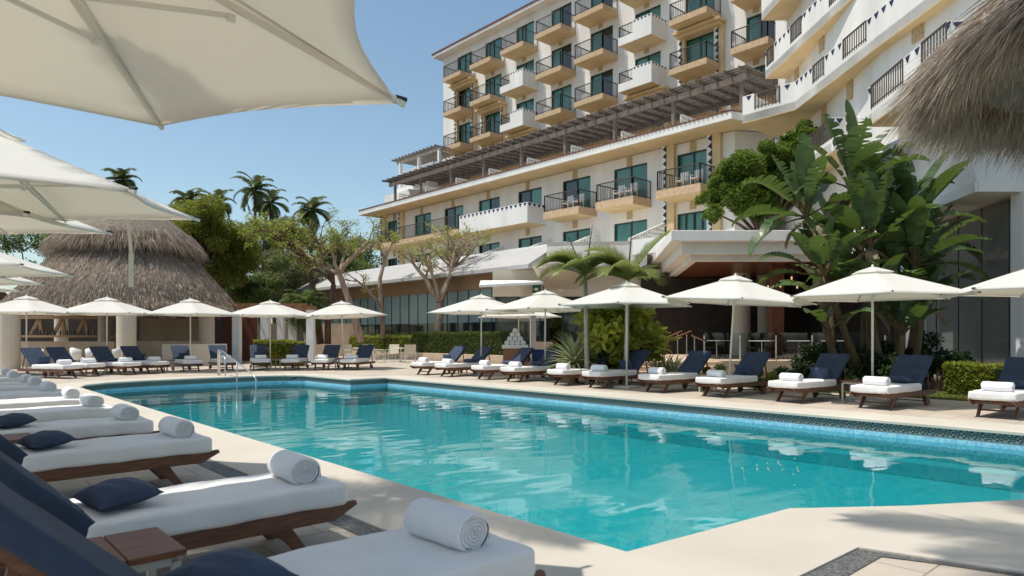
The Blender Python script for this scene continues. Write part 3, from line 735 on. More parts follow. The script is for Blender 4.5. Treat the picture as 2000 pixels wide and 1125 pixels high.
# parasols
pk = make_parasol('white parasol over the towel stand side of the far arc', 'parasols round the pool')
PS = [(52, 24.5, 90, 'leftmost white parasol of the far arc, before the thatched bar', 1.0),
      (209, 25.5, 100, 'second white parasol from the left, before the thatched bar', 1.0),
      (372, 26.5, 80, 'third white parasol from the left, at the thatched bar end', 1.0),
      (528, 28.0, 95, 'white parasol standing before the white garden pergola and low bright hedge', 1.0),
      (672, 28.5, 85, 'slightly leaning white parasol before the cream mesh chairs', 1.0),
      (940, 24.0, 88, 'white parasol at the far end of the sunny right row, before the dark clipped hedge', 1.0),
      (1013, 29.5, 60, 'white parasol standing behind the pyramid of rolled towels', 1.0),
      (1065, 21.6, 90, 'white parasol beside the spiky variegated agave', 1.0),
      (1224, 18.2, 92, 'white parasol before the yellow-green croton bush', 1.0),
      (1422, 16.2, 95, 'white parasol with a tilted pole before the restaurant steps', 1.0),
      (1704, 14.2, 90, 'white parasol before the tall banana clump', 1.0),
      (2075, 12.1, 90, 'white parasol cut by the right edge of the picture', 1.0)]
for i, (px, d, az, lab, sc) in enumerate(PS):
    p = P(px, d, z=0)
    if i == 0: pk.location = p; pk.rotation_euler = (0, 0, R(az)); pk['label'] = lab; o = pk
    else: o = dup(pk, p, R(az), lab)
    if px == 1422: o.rotation_euler = (R(1.2), R(-3.2), R(az))
    if px == 672: o.rotation_euler = (R(-1.5), R(2.2), R(az))
pt = make_parasol('large cream parasol overhead at the upper left, seen from below', 'tall parasols over the left row', 1.85, 2.73, .60, scal=.075)
LP = [(.25, 3.60, -5), (.44, 7.65, -1), (.08, 9.85, -3), (.53, 14.96, 0), (.50, 17.9, 3), (.45, 21.2, 0)]
for i, (x, y, az) in enumerate(LP):
    lab = ['large cream parasol overhead at the upper left, seen from below', 'tall cream parasol of the left row with a strap hanging from its rim', 'tall cream parasol of the left row, third from the camera',
           'tall cream parasol of the left row, fourth from the camera', 'tall cream parasol of the left row, fifth from the camera', 'farthest tall cream parasol of the left row'][i]
    if i == 0: pt.location = (x, y, 0); pt.rotation_euler = (0, 0, R(az)); o = pt
    else: o = dup(pt, (x, y, 0), R(az), lab)
    o.scale = (1, 1, [1, .96, .98, .925, .925, .925][i])
    if i < 3: o.rotation_euler = (R(3.3), 0, R(az))
    if i == 1:
        s_ = MB(); a = P(250, 6.9, py=428); b = P(256, 6.9, py=560); s_.beam(a, a.lerp(b, .5)+Vector((.02, .02, 0)), .05, .006); s_.beam(a.lerp(b, .5)+Vector((.02, .02, 0)), b, .045, .006)
        sp_ = MB(); sp_.v = s_.v; sp_.f = s_.f; sp_.m = s_.m
        ob = link('tie_strap', sp_, M['canvas']); ob.parent = o; bpy.context.view_layer.update(); ob.matrix_parent_inverse = o.matrix_world.inverted()
# pool handrail
hr = thing('pool_handrail', 'polished steel pool handrail rising out of the water at the far left', 'handrail', P(435, 22.8, z=0))
for pa, da, pe, de, mid in ((429, 23.4, 500, 21.3, True), (426, 23.9, 440, 23.0, False)):
    b = P(pa, da, z=0); e = P(pe, de, z=-.9); top = b+Vector((0, 0, .93)); e2 = Vector((e.x, e.y, .12 if mid else .62)); dh = (e2-top); m = MB()
    m.tube([b, b+Vector((0, 0, .84)), top+dh*.03, top+dh*.10, top+dh*.5, top+dh*.93, Vector((e.x, e.y, e2.z-.08)), Vector((e.x, e.y, -.9))], .024, 10)
    if mid: c = top+dh*.5; m.tube([(c.x, c.y, c.z), (c.x, c.y, -.9)], .02, 8)
    link('rail', m, M['metal'], hr, smooth=True)
# ---------------------------------------------------------------- hotel
HT = thing('hotel_building', 'large white and ochre hotel with stepped balconies and a terrace pergola', 'building', (33, 30, 0))
def holed_wall(mb, X, y0, y1, z0, z1, holes, depth=.25):
    ys = sorted({y0, y1, *[h[0] for h in holes], *[h[1] for h in holes]}); zs = sorted({z0, z1, *[h[2] for h in holes], *[h[3] for h in holes]})
    ys = [y for y in ys if y0 <= y <= y1]; zs = [z for z in zs if z0 <= z <= z1]
    for i in range(len(ys)-1):
        for j in range(len(zs)-1):
            cy, cz = (ys[i]+ys[i+1])/2, (zs[j]+zs[j+1])/2
            if any(h[0] < cy < h[1] and h[2] < cz < h[3] for h in holes): continue
            mb.add([(X, ys[i], zs[j]), (X, ys[i], zs[j+1]), (X, ys[i+1], zs[j+1]), (X, ys[i+1], zs[j])], [(0, 1, 2, 3)])
    for a, b, c, d in holes:
        for q in ([(X, a, c), (X, a, d), (X+depth, a, d), (X+depth, a, c)], [(X, b, c), (X, b, d), (X+depth, b, d), (X+depth, b, c)],
                  [(X, a, d), (X, b, d), (X+depth, b, d), (X+depth, a, d)], [(X, a, c), (X, b, c), (X+depth, b, c), (X+depth, a, c)]):
            mb.add(q, [(0, 1, 2, 3)])
random.seed(3)
def window(parent, X, a, b, z0, z1, panes=2):
    m = MB(); n = panes
    for k in range(n):
        y0 = a+(b-a)*k/n; y1 = a+(b-a)*(k+1)/n
        m.add([(X+.14+.03*(k % 2), y0, z0), (X+.14+.03*(k % 2), y0, z1), (X+.14+.03*(k % 2), y1, z1), (X+.14+.03*(k % 2), y1, z0)], [(0, 1, 2, 3)], mi=random.choice([0, 0, 1, 2]) if n == 2 else 1)
    g = link('window', m, [M['glass_t'], M['glass_d'], M['glass_l']], parent)
    m = MB(); t = .06
    m.bb(X+.07, X+.15, a, b, z1-t, z1); m.bb(X+.07, X+.15, a, b, z0, z0+t)
    for k in range(n+1):
        y = a+(b-a)*k/n; y = min(max(y, a+t/2), b-t/2); m.bb(X+.068, X+.15, y-t/2, y+t/2, z0+t, z1-t)
    link('frame', m, M['frame'], g)
def railing(mb, pts, z, h=1.0, sp=.125, bar=.017):
    for p, q in zip(pts[:-1], pts[1:]):
        p = Vector(p); q = Vector(q); L_ = (q-p).length
        mb.beam((p.x, p.y, z+h), (q.x, q.y, z+h), .05, .05); mb.beam((p.x, p.y, z+.10), (q.x, q.y, z+.10), .03, .03)
        n = max(1, round(L_/sp))
        for k in range(n+1):
            c = p.lerp(q, k/n); w_ = .05 if k in (0, n) else bar; mb.bb(c.x-w_/2, c.x+w_/2, c.y-w_/2, c.y+w_/2, z, z+h)
def tri_row(mb, p, q, z, s_=.26, gap=.34, out=.006):
    """glazed triangles pointing down along the top of a parapet from p to q (outer face)"""
    p = Vector(p); q = Vector(q); d = (q-p).normalized(); L_ = (q-p).length; nrm = Vector((d.y, -d.x)); n = max(1, int(L_/gap))
    for k in range(n):
        c = p+d*(L_/n*(k+.5))
        a = [(c-d*s_/2, z), (c+d*s_/2, z), (c, z-s_*.75)]
        front = [(v.x+nrm.x*out, v.y+nrm.y*out, zz) for v, zz in a]; back = [(v.x-nrm.x*.02, v.y-nrm.y*.02, zz) for v, zz in a]
        mb.add(front+back, [(0, 1, 2), (5, 4, 3), (0, 3, 4, 1), (1, 4, 5, 2), (2, 5, 3, 0)])
def balcony(X, a, b, z, white=False, th=.35, wallX=None, rail_only=False):
    """front at X, wall at wallX, from a (low Y) to b (high Y); floor level z"""
    m = MB(); m.bb(X, wallX, a, b, z-th, z)
    m2 = MB(); m2.bb(X+.02, wallX, a+.02, b-.02, z-th-.02, z-th+.01)
    if white:
        bl = link('balcony', MB().bb(X+.01, wallX, a+.01, b-.01, z-th+.03, z-.01), M['stucco'], HT)
        m = MB(); h = .95; t = .12; m.bb(X-.02, X+t, a-.02, a+(b-a)*.55, z-th, z+h); m.bb(X-.02, X+t, a+(b-a)*.55, b+.02, z-th, z+.18)
        m.bb(X+t, wallX, a-.02, a+t, z-th, z+h); m.bb(X+t, wallX, b-t, b+.02, z-th, z+.18); link('parapet', m, M['stucco'], bl)
        m = MB(); tri_row(m, (X-.02, a+(b-a)*.55), (X-.02, a), z+h-.03, .2, .26); tri_row(m, (X, a-.02), (wallX, a-.02), z+h-.03, .2, .28); link('tile_trim', m, M['tile_blue'], bl)
        m = MB(); railing(m, [(X+.05, a+(b-a)*.55), (X+.05, b-.03), (wallX, b-.03)], z+.15, .75); link('railing', m, M['rail'], bl)
    else:
        bl = link('balcony', m, M['sandstone'], HT)
        m = MB(); railing(m, [(wallX, b-.06), (X+.06, b-.06), (X+.06, a+.06), (wallX, a+.06)], z, .98); link('railing', m, M['rail'], bl)
    link('soffit', m2, M['ochre'], bl)
    return bl
def niche(X, y, z):
    m = MB(); pts = [(-.19, -.27), (.19, -.27), (.19, .17), (.10, .26), (-.10, .26), (-.19, .17)]
    m.add([(X-.03, y+u, z+v) for u, v in pts]+[(X+.02, y+u, z+v) for u, v in pts], [tuple(range(6)), tuple(range(11, 5, -1))]+[(i, 6+i, 6+(i+1) % 6, (i+1) % 6) for i in range(6)])
    link('vent_niche', m, M['niche'], HT)
def pilaster(X, y, z0, z1, w_=.62, side=1):
    """ochre pilaster with a zigzag tile strip on its high-Y side"""
    m = MB(); m.bb(X-.22, X, y-w_/2, y+w_/2, z0, z1); p = link('pilaster', m, M['ochre'], HT)
    m = MB(); m.bb(X-.225-.01, X-.2, y+w_/2-.30, y+w_/2, z0, z1); link('tile_ground', m, M['white'], p)
    m = MB(); n = int((z1-z0)/.38); X2 = X-.24
    for k in range(n):
        zc = z0+(z1-z0)*(k+.5)/n; h = .38/2
        m.add([(X2, y+w_/2-.30, zc-h), (X2, y+w_/2-.30, zc+h), (X2, y+w_/2-.06, zc), (X2+.01, y+w_/2-.30, zc-h), (X2+.01, y+w_/2-.30, zc+h), (X2+.01, y+w_/2-.06, zc)],
              [(0, 1, 2), (5, 4, 3), (0, 3, 4, 1), (1, 4, 5, 2), (2, 5, 3, 0)])
    link('zigzag_tiles', m, M['tile_black'], p)
# ---- tower
XT, XB = 36.6, 35.0
YT1 = 49.9
cols = [('A', 865, 899), ('B', 917, 957), ('C', 977, 1021), ('D', 1045, 1095), ('E', 1121, 1177), ('F', 1208, 1272), ('G', 1306, 1380), ('H', 1426, 1500)]
FL = [11.6, 14.6, 17.6, 20.6, 23.6]
hs = []; wins = []
for nm, l, r in cols:
    b = YX(l, XB); a = YX(r, XB)
    wy0, wy1 = a+.45, min(b-.1, a+2.65)
    if nm == 'A': wy1 = a+2.5
    for z in FL: hs.append((wy0, wy1, z+.05, z+2.2)); wins.append((wy0, wy1, z+.05, z+2.2))
tw = MB(); holed_wall(tw, XT, 14.5, YT1, 11.0, 26.4, hs)
tw.bb(XT+.3, 48, 14.5, YT1-.02, 2.0, 26.3); tw.add([(XT, YT1, 11.0), (XT, YT1, 26.4), (48, YT1, 26.4), (48, YT1, 11.0)], [(0, 1, 2, 3)])
link('tower_wall', tw, M['stucco'], HT)
for w_ in wins: window(HT, XT, *w_)
rf = MB(); rf.bb(XT-.75, 49, 14, YT1+.65, 26.4, 26.62); link('tower_eave', rf, M['stucco'], HT)
rf = MB(); rf.bb(XT-.80, 49, 14, YT1+.70, 26.62, 26.70)
y = 14.0
while y < YT1+.6: rf.tube([(XT-.84, y, 26.72), (XT+1.5, y, 27.0)], .045, 6); y += .24
link('tower_roof', rf, M['terracotta'], HT)
for nm, l, r in cols:
    b = YX(l, XB); a = YX(r, XB)
    for i, z in enumerate(FL):
        if i == 0: continue
        white = (nm in 'CF' and i in (2, 3))
        if nm == 'G' and i == 4: pass
        balcony(XB, a, b, z, white, wallX=XT)
        niche(XT, (a+.45+a+2.65)/2, z-.42)
def cornice(a, b, z):
    m = MB(); m.bb(XB+.75, XT, a, b, z-.15, z); m.bb(XB+1.0, XT, a+.15, b-.15, z-.35, z-.15); link('cornice', m, M['ochre'], HT)
for nm, zz in (('A', 23.6), ('B', 20.6), ('C', 17.6), ('F', 17.6), ('G', 20.6)):
    l, r = [(l, r) for n_, l, r in cols if n_ == nm][0]; b = YX(l, XB); a = YX(r, XB)
    cornice(a-.35, b+.25, zz-.45)
    pilaster(XT, a+.05, 11.6, zz-.8, .62); pilaster(XT, b+.05, 11.6, zz-.8, .5)
# ---- lower block
XW, XL = 30.4, 28.8
Y0b, Y1b = 17.5, 50.2
W2 = [(1012, 1058), (1099, 1153), (1199, 1264), (1322, 1386), (935, 976), (868, 905), (810, 842), (757, 778)]
hs = []; wins = []
for l, r in W2:
    b, a = YX(l, XW), YX(r, XW); hs.append((a, b, 8.82, 10.85)); wins.append((a, b, 8.82, 10.85, 2))
    a1 = a; b1 = b
    hs.append((a1, b1, 5.85, 7.75)); wins.append((a1, b1, 5.85, 7.75, 4 if l == 1322 else 2))
lw = MB(); holed_wall(lw, XW, Y0b, Y1b, 4.55, 11.4, hs); lw.bb(XW+.3, XT+.25, Y0b+.02, Y1b-.02, 4.55, 11.55)
e = V(12.9, 33.8); lw.add([(XW, Y0b, 4.55), (XW, Y0b, 11.4), (e.x, e.y, 11.4), (e.x, e.y, 4.55)], [(0, 1, 2, 3)])
lw.add([(XW, Y1b, 2), (XW, Y1b, 11.4), (XT, Y1b, 11.4), (XT, Y1b, 2)], [(0, 1, 2, 3)])
link('lower_wall', lw, M['stucco'], HT)
for w_ in wins: window(HT, XW, *w_[:4], panes=w_[4])
for px in (1031, 1123.6, 1230, 1354, 954, 885, 824, 771):
    niche(XW, YX(px, XW), 11.12)
    niche(XW, YX(px, XW), 8.15)
YE1 = YX(700, 28.7); YE0 = 16.7
ev = MB(); ev.prism([(28.72, YE1), (28.72, YE0), (29.8, 16.35), (33.0, 16.4), (33.0, YE1)], 11.46, 11.80); link('eave_fascia', ev, M['stucco'], HT)
ev = MB(); ev.prism([(28.82, YE1-.1), (28.82, YE0+.1), (29.8, 16.5), (30.9, 16.5), (30.9, YE1-.1)], 11.43, 11.47); link('eave_soffit', ev, M['ochre'], HT)
tl = MB(); y = YE0
while y < YE1: tl.tube([(28.66, y, 11.83), (29.5, y, 11.97)], .05, 6); y += .25
for k in range(5): f = k/5; tl.tube([(28.75+f*1.1, 16.62-f*.33, 11.83), (28.85+f*1.1, 17.3, 11.97)], .05, 6)
tl.bb(28.7, 29.4, YE0, YE1, 11.802, 11.84); link('eave_tiles', tl, M['terracotta'], HT)
balcony(XL, YX(895, XL), YX(727, XL), 8.77, wallX=XW)
a, b = YX(1030, XL), YX(897, XL)
m = MB(); m.bb(XL, XL+.14, a, b, 8.37, 9.62); m.bb(XL+.14, XW, a, a+.14, 8.37, 9.62); m.bb(XL+.14, XW, b-.14, b, 8.37, 9.62); m.bb(XL+.14, XW, a+.14, b-.14, 8.39, 8.7)
wb = link('balcony', m, M['stucco'], HT, label='long solid white balcony with a row of blue triangles'); m = MB(); tri_row(m, (XL, b), (XL, a), 9.58, .3, .42); tri_row(m, (XL, a), (XW, a), 9.58, .3, .4); link('tile_trim', m, M['tile_blue'], wb)
m = MB(); m.bb(XL+.02, XW, a+.02, b-.02, 8.34, 8.372); link('soffit', m, M['ochre'], wb)
bal = []
for l, r in ((1061, 1130), (1163, 1236.5), (1281, 1368)):
    a, b = YX(r, XL), YX(l, XL); balcony(XL, a, b, 8.77, wallX=XW, th=.42); bal.append((a, b))
for px in (1309, 1398, 751.5, 786): pilaster(XW, YX(px, XW), 4.5, 11.43, .75)
# sloping lattice screens of the roof terraces
def lattice(mb, p, q, z0, za, zb, s_=.22, t=.045):
    p = Vector(p); q = Vector(q); L_ = (q-p).length; n = int(L_/s_)
    for k in range(n+1):
        f = k/n; c = p.lerp(q, f); zt = za+(zb-za)*f; mb.beam((c.x, c.y, z0), (c.x, c.y, max(zt, z0+.05)), t, s_*.55 if False else .10)
    z = z0
    while z < max(za, zb):
        f0, f1 = 0, 1
        if za > zb and z > zb: f1 = (za-z)/(za-zb)
        if zb > za and z > za: f0 = (z-za)/(zb-za)
        c0, c1 = p.lerp(q, f0), p.lerp(q, f1)
        if (c1-c0).length > .1: mb.beam((c0.x, c0.y, z), (c1.x, c1.y, z), .10, t*1.5)
        z += s_
    mb.beam((p.x, p.y, za), (q.x, q.y, zb), .12, .10)
for k, px in enumerate((880, 975, 1065, 1160, 1290)):
    y = YX(px, XW)-.4; m = MB(); lattice(m, (XW-.02, y), (XW-3.2, y), 5.6, 7.4, 6.2); m.bb(XW-3.2, XW-3.08, y-2.6, y, 5.4, 6.15)
    link('terrace_screen', m, M['white'], HT)
# ---- terrace pergola (grey-brown timber)
pg = thing('terrace_pergola', 'long weathered brown timber pergola along the hotel roof terrace', 'pergola', (31.2, 34, 11.6))
XP = 31.2; ya, yb = YX(1449, XP), YX(766, XP)
m = MB(); m.bb(XP-.08, XP+.08, ya-.4, yb+.4, 14.05, 14.35); m.bb(34.6, 34.8, ya-.4, yb+.4, 14.35, 14.65); link('beam', m, M['pergola'], pg)
for px in (1449, 1315.5, 1201, 1104, 1019, 945, 881, 822, 772):
    y = YX(px, XP); m = MB(); m.bb(XP-.09, XP+.09, y-.09, y+.09, 11.6, 14.05); link('post', m, M['pergola'], pg)
    m = MB(); lattice(m, (XP+.25, y-.3), (35.5, y-.3), 11.7, 13.3, 13.3, .28, .05); link('partition', m, M['white'], pg)
m = MB(); y = ya-.3
while y < yb+.5: m.beam((XP-.85, y, 14.42), (35.6, y, 14.62), .08, .16); y += .82
link('rafters', m, M['pergola'], pg)
m = MB(); x = XP-.5
while x < 35.4: z = 14.56+(x-XP)*.045; m.bb(x, x+.20, ya-.5, yb+.5, z, z+.04); x += .34
link('slats', m, M['pergola'], pg)
p2 = thing('small_roof_pergola', 'small pale grey pergola on white posts at the tower foot', 'pergola', (34, 50, 14.6))
m = MB(); a, b = YX(861, 34), YX(780, 34)
for y in (a+.2, (a+b)/2, b-.2):
    for x in (34, 36.2): m = MB(); m.bb(x-.13, x+.13, y-.13, y+.13, 14.6, 17.0); link('post', m, M['white'], p2)
m = MB(); m.bb(33.9, 34.1, a-.2, b+.3, 17.0, 17.2); y = a
while y < b+.3: m.beam((33.3, y, 17.28), (36.6, y, 17.28), .09, .15); y += .55
link('rafters', m, M['pergola2'], p2)
m = MB(); lattice(m, (34.1, a+1.2), (34.1, b-.2), 14.7, 16.2, 16.2, .3, .05); link('screen', m, M['white'], p2)
m = MB(); m.bb(33.6, 36.6, 48, b+.3, 14.1, 14.65); link('tower_terrace', m, M['stucco'], HT)
m = MB(); m.bb(33.0, 36.6, 49.9, 54.0, 11.4, 14.1); link('terrace_block', m, M['stucco'], HT)
# ---- curved wing towards the viewer (view-aligned coordinates r, d)
def vr(px, d): return (px-1000)/F*d
wallp = [V(13.9, 36), V(13.7, 33), V(13.0, 26), V(12.75, 23.5), V(12.9, 21), V(12.9, 8)]
wm = MB()
for p, q in zip(wallp[:-1], wallp[1:]):
    zz = 4.5 if (p-wallp[0]).length < 12 else 7.9; wm.add([(p.x, p.y, zz), (p.x, p.y, 26), (q.x, q.y, 26), (q.x, q.y, zz)], [(0, 1, 2, 3)])
bk = V(20, 8); bk2 = V(20, 36)
wm.add([(*wallp[-1][:2], 7.9), (*wallp[-1][:2], 26), (bk.x, bk.y, 26), (bk.x, bk.y, 7.9)], [(0, 1, 2, 3)])
wm.add([(*wallp[0][:2], 0), (*wallp[0][:2], 26), (bk2.x, bk2.y, 26), (bk2.x, bk2.y, 0)], [(0, 1, 2, 3)])
wm.add([(p.x, p.y, 26) for p in wallp]+[(bk.x, bk.y, 26), (bk2.x, bk2.y, 26)], [tuple(range(8))])
link('wing_wall', wm, M['stucco'], HT)
def parapet_band(path, inner, zb, zt, rails=()):
    """white parapet along an outer 2D path; floor slab back to the inner path"""
    poly = [tuple(p[:2]) for p in path]+[tuple(p[:2]) for p in reversed(inner)]
    m = MB(); m.prism(poly, zb+.02, zb+.35); bl = link('wing_balcony', m, M['stucco'], HT)
    m = MB(); t = .15; segs = []
    for i, (p, q) in enumerate(zip(path[:-1], path[1:])):
        p2_, q2 = Vector(p[:2]), Vector(q[:2]); L_ = (q2-p2_).length; d = (q2-p2_)/L_; nrm = Vector((d.y, -d.x)); cuts = [r for r in rails if r[0] == i]
        spans = []; c0 = 0.0
        for _, u0, u1 in cuts: spans.append((c0, u0, 1)); spans.append((u0, u1, 0)); c0 = u1
        spans.append((c0, 1.0, 1))
        for u0, u1, full in spans:
            if u1-u0 < .001: continue
            a = p2_+d*L_*u0; b = p2_+d*L_*u1; top = zt if full else zb+.50
            m.slab([(a.x, a.y, zb), (b.x, b.y, zb), (b.x, b.y, top), (a.x, a.y, top)], -t if False else t)
            if full: segs.append((a, b, d))
            else:
                r_ = MB(); railing(r_, [tuple(a-nrm*.07 if False else a), tuple(b)], zb+.48, zt-zb-.5, .16, .03); link('railing', r_, M['rail'], bl)
    link('parapet', m, M['stucco'], bl)
    m = MB()
    for a, b, d in segs:
        for s_ in (1, -1):
            if s_ == 1: tri_row(m, tuple(a), tuple(b), zt-.05, .26, .42, .012)
            else: tri_row(m, tuple(b), tuple(a), zt-.05, .26, .42, .012+.0)
    link('tile_trim', m, M['tile_blue'], bl)
    m = MB(); m.prism(poly, zb-.03, zb+.018); link('soffit', m, M['ochre'], bl)
S1 = [Vector((29.0, 16.3, 0)), Vector((28.95, 13.8, 0)), V(12.33, 26.5), V(12.40, 23.0), V(12.55, 19.0), V(12.7, 14)]
I1 = [V(12.9, 33.8), V(13.6, 32), V(13.1, 26.5), V(13.2, 23), V(13.4, 19), V(13.4, 14)]
parapet_band(S1, I1, 11.2, 12.42, rails=((0, .25, .72), (1, .55, .85), (2, .3, .75), (4, .1, .4)))
S2 = [V(12.62, 34.0), V(12.75, 30), V(12.9, 26), V(12.9, 18)]; I2 = [V(14.0, 34), V(13.8, 30), V(13.6, 26), V(13.6, 18)]
parapet_band(S2, I2, 14.2, 15.5, rails=((0, .05, .25), (0, .72, .98), (1, .6, .9)))
S3 = [V(12.5, 34.2), V(12.75, 30), V(12.9, 24)]; I3 = [V(14.0, 34.2), V(13.8, 30), V(13.6, 24)]
parapet_band(S3, I3, 17.2, 18.5, rails=((0, .3, .5),))
parapet_band([V(12.6, 34.2), V(12.9, 26)], [V(14, 34.2), V(13.8, 26)], 20.2, 21.5)
SQ = [V(13.2, 22.5), V(11.75, 22.5), V(11.45, 19.5), V(11.3, 17.7), V(13.2, 17.3)]; IQ = [V(13.25, 22.4), V(13.25, 20), V(13.2, 17.8)]
parapet_band(SQ, IQ, 8.3, 9.55, rails=((1, .08, .80), (2, .28, .97)))
SP = [V(12.2, 29.5), V(12.0, 25.5), V(13.4, 25.5)]; IP = [V(13.6, 29.5), V(13.5, 25.6)]
parapet_band(SP, IP, 8.3, 9.55, rails=((0, .35, .97),))
for px, d, py in ((1557, 31.5, 141), (1606, 28.8, 82), (1661, 26.0, 174), (1611, 28.6, 221), (1794, 21.3, 54), (1560, 31.3, 264)):
    k = (px-1000)/F
    # where the view ray meets the wing wall
    for p, q in zip(wallp[:-1], wallp[1:]):
        def rd(v): return (CA*v.x-SA*v.y, SA*v.x+CA*v.y)
        r0, d0 = rd(p); r1, d1 = rd(q); f = (r0-k*d0)/((r0-k*d0)-(r1-k*d1)) if (r0-k*d0) != (r1-k*d1) else -1
        if 0 <= f <= 1:
            c = p.lerp(q, f); dd = d0+(d1-d0)*f; z = H+(Y0-py)*dd/F; u = (q-p).normalized()
            m = MB(); m.slab([c-u*.26+Vector((0, 0, z-.42)), c+u*.26+Vector((0, 0, z-.42)), c+u*.26+Vector((0, 0, z+.42)), c-u*.26+Vector((0, 0, z+.42))], .06)
            m.slab([c-u*.26+Vector((0, 0, z-.42)), c-u*.26+Vector((0, 0, z+.42)), c+u*.26+Vector((0, 0, z+.42)), c+u*.26+Vector((0, 0, z-.42))], .06); link('vent_niche', m, M['niche'], HT); break
for (r, d, z, wd) in ((13.0, 25.2, 8.7, 1.6), (13.0, 17.4, 8.7, 2.2)):
    c = V(r-.05, d-.0); m = MB(); a = V(r-.02, d); b = V(r+1.6, d)
    m.slab([a+Vector((0, 0, z)), b+Vector((0, 0, z)), b+Vector((0, 0, z+2.1)), a+Vector((0, 0, z+2.1))], .05); g = link('window', m, M['glass_d'], HT)
# small white chairs on the lower balconies
cp_ = None
for i, (a, b) in enumerate(bal):
    for k, y in enumerate((a+.7, a+1.55)):
        loc = (XL+.75, y, 8.77); lab = 'white balcony chair %s on the %s railed balcony of the lower hotel block' % (['on the right', 'on the left'][k], ['leftmost', 'middle', 'rightmost'][i])
        if cp_ is None:
            cp_ = thing('balcony_chair', lab, 'chair', loc, 0, 'chairs on the balconies')
            m = MB(); m.bb(-.24, .24, -.24, .24, .42, .46); link('seat', m, M['white'], cp_, local=True)
            m = MB(); m.bb(.20, .25, -.24, .24, .5, .92); link('backrest', m, M['white'], cp_, local=True)
            for sx in (-1, 1):
                for sy in (-1, 1): m = MB(); m.bb(sx*.21-.015, sx*.21+.015, sy*.21-.015, sy*.21+.015, 0, .62 if sx < 0 else .9); link('leg', m, M['white'], cp_, local=True)
            m = MB()
            for sy in (-1, 1): m = MB(); m.bb(-.24, .22, sy*.23-.02, sy*.23+.02, .62, .65); link('armrest', m, M['white'], cp_, local=True)
        else: dup(cp_, loc, 0, lab)
# ---------------------------------------------------------------- restaurant block in front
RB = thing('restaurant_building', 'low white restaurant with tan band, tinted glass front and folded canopy', 'building', (24.5, 30, 0))
yg0, yg1 = YX(1058, 24.5), 52.0
m = MB(); m.bb(24.62, 24.9, yg0, yg1, 4.03, 4.85); link('wood_band', m, M['woodband'], RB)
m = MB()                                                # slanted roof edge
yR = YX(1073, 25.0)
prof = [(23.5, 4.78), (23.5, 4.98), (25.6, 6.12), (30.35, 6.0), (30.35, 4.9), (24.6, 4.84)]
m.add([(x, yR, z) for x, z in prof]+[(x, yg1, z) for x, z in prof], [tuple(range(6)), tuple(range(11, 5, -1))]+[(i, (i+1) % 6, 6+(i+1) % 6, 6+i) for i in range(6)])
link('roof', m, M['lavender'], RB)
m = MB(); m.bb(26.2, 26.5, yR, yg1, 6.0, 6.35); link('roof_curb', m, M['white'], RB)
n = 26
for k in range(n):
    a = yg0+(yg1-yg0)*k/n; b = yg0+(yg1-yg0)*(k+1)/n
    m = MB(); m.bb(24.70, 24.74, a+.01, b-.01, 2.15, 4.03, 0); m.bb(24.70, 24.74, a+.01, b-.01, .35, 2.15, 1)
    g = link('glass_panel', m, [M['frost'], M['glass_d']], RB)
m = MB()
for k in range(0, n+1, 1):
    y = yg0+(yg1-yg0)*k/n; t = .05 if k % 3 == 0 else .018; m.bb(24.66, 24.76, y-t/2, y+t/2, .35, 4.03)
link('mullions', m, M['frame'], RB)
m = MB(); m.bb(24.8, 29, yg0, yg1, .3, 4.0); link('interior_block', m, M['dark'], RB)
m = MB(); m.bb(22.35, 22.6, 24.6, 52, 0, .40); o = tag(link('planter_wall', m, M['tanwall'], bevel=.01), 'long low tan planter wall below the clipped hedge', 'wall')
m = MB(); m.bb(22.6, 24.7, 24.6, 52, -.02, .36); link('planting_bed', m, M['soil'], kind='structure')
# entrance piece between the glass front and the canopy
m = MB(); a, b = V(1.75, 34.5), V(6.7, 33.9); 
m.slab([Vector((a.x, a.y, 4.75)), Vector((b.x, b.y, 4.75)), Vector((b.x, b.y, 6.1)), Vector((a.x, a.y, 6.1))], .3)
m.slab([Vector((a.x, a.y, 6.1)), Vector((b.x, b.y, 6.1)), V(8, 39, 6.1), V(2.2, 39, 6.1)], .2); link('white_parapet', m, M['stucco'], RB)
m = MB(); m.slab([V(-1.6, 33.2, 3.85), V(1.5, 33.0, 4.0), V(1.5, 34.6, 4.2), V(-1.6, 34.8, 4.2)], .12); link('entrance_canopy', m, M['white'], RB)
m = MB(); m.slab([V(-1.0, 35.2, 3.4), V(7.6, 35.0, 3.4), V(7.6, 35.0, 4.8), V(-1.0, 35.2, 4.8)], .1); link('entrance_wall', m, M['cream'], RB)
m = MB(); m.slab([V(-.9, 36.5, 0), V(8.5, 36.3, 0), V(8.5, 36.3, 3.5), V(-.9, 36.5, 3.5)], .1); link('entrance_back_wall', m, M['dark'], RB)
for k in range(7):
    r0 = -.8+k*1.15; m = MB(); m.slab([V(r0, 35.3, .2), V(r0+1.1, 35.3, .2), V(r0+1.1, 35.3, 3.38), V(r0, 35.3, 3.38)], .03); g = link('entrance_glass', m, M['clear' if k in (1, 2) else 'glass_d'], RB)
    m = MB()
    for rr in (r0, r0+1.1): m.beam(V(rr, 35.28, .2), V(rr, 35.28, 3.38), .05, .05)
    link('frame', m, M['frame'], g)
m = MB(); p = P(1048, 34.9, py=565); m.box(p, (.42, .06, .42), rz=-A); sg = thing('exit_sign', 'small green exit sign on the cream wall above the entrance', 'sign', p)
link('plate', m, mat('sign_green', (.02, .13, .07), .5), sg)
m = MB(); m.box(p-V(0, .04, 0), (.16, .02, .14), rz=-A); m.box(p-V(.12, .04, 0), (.10, .02, .05), rz=-A); link('symbol', m, M['white'], sg)
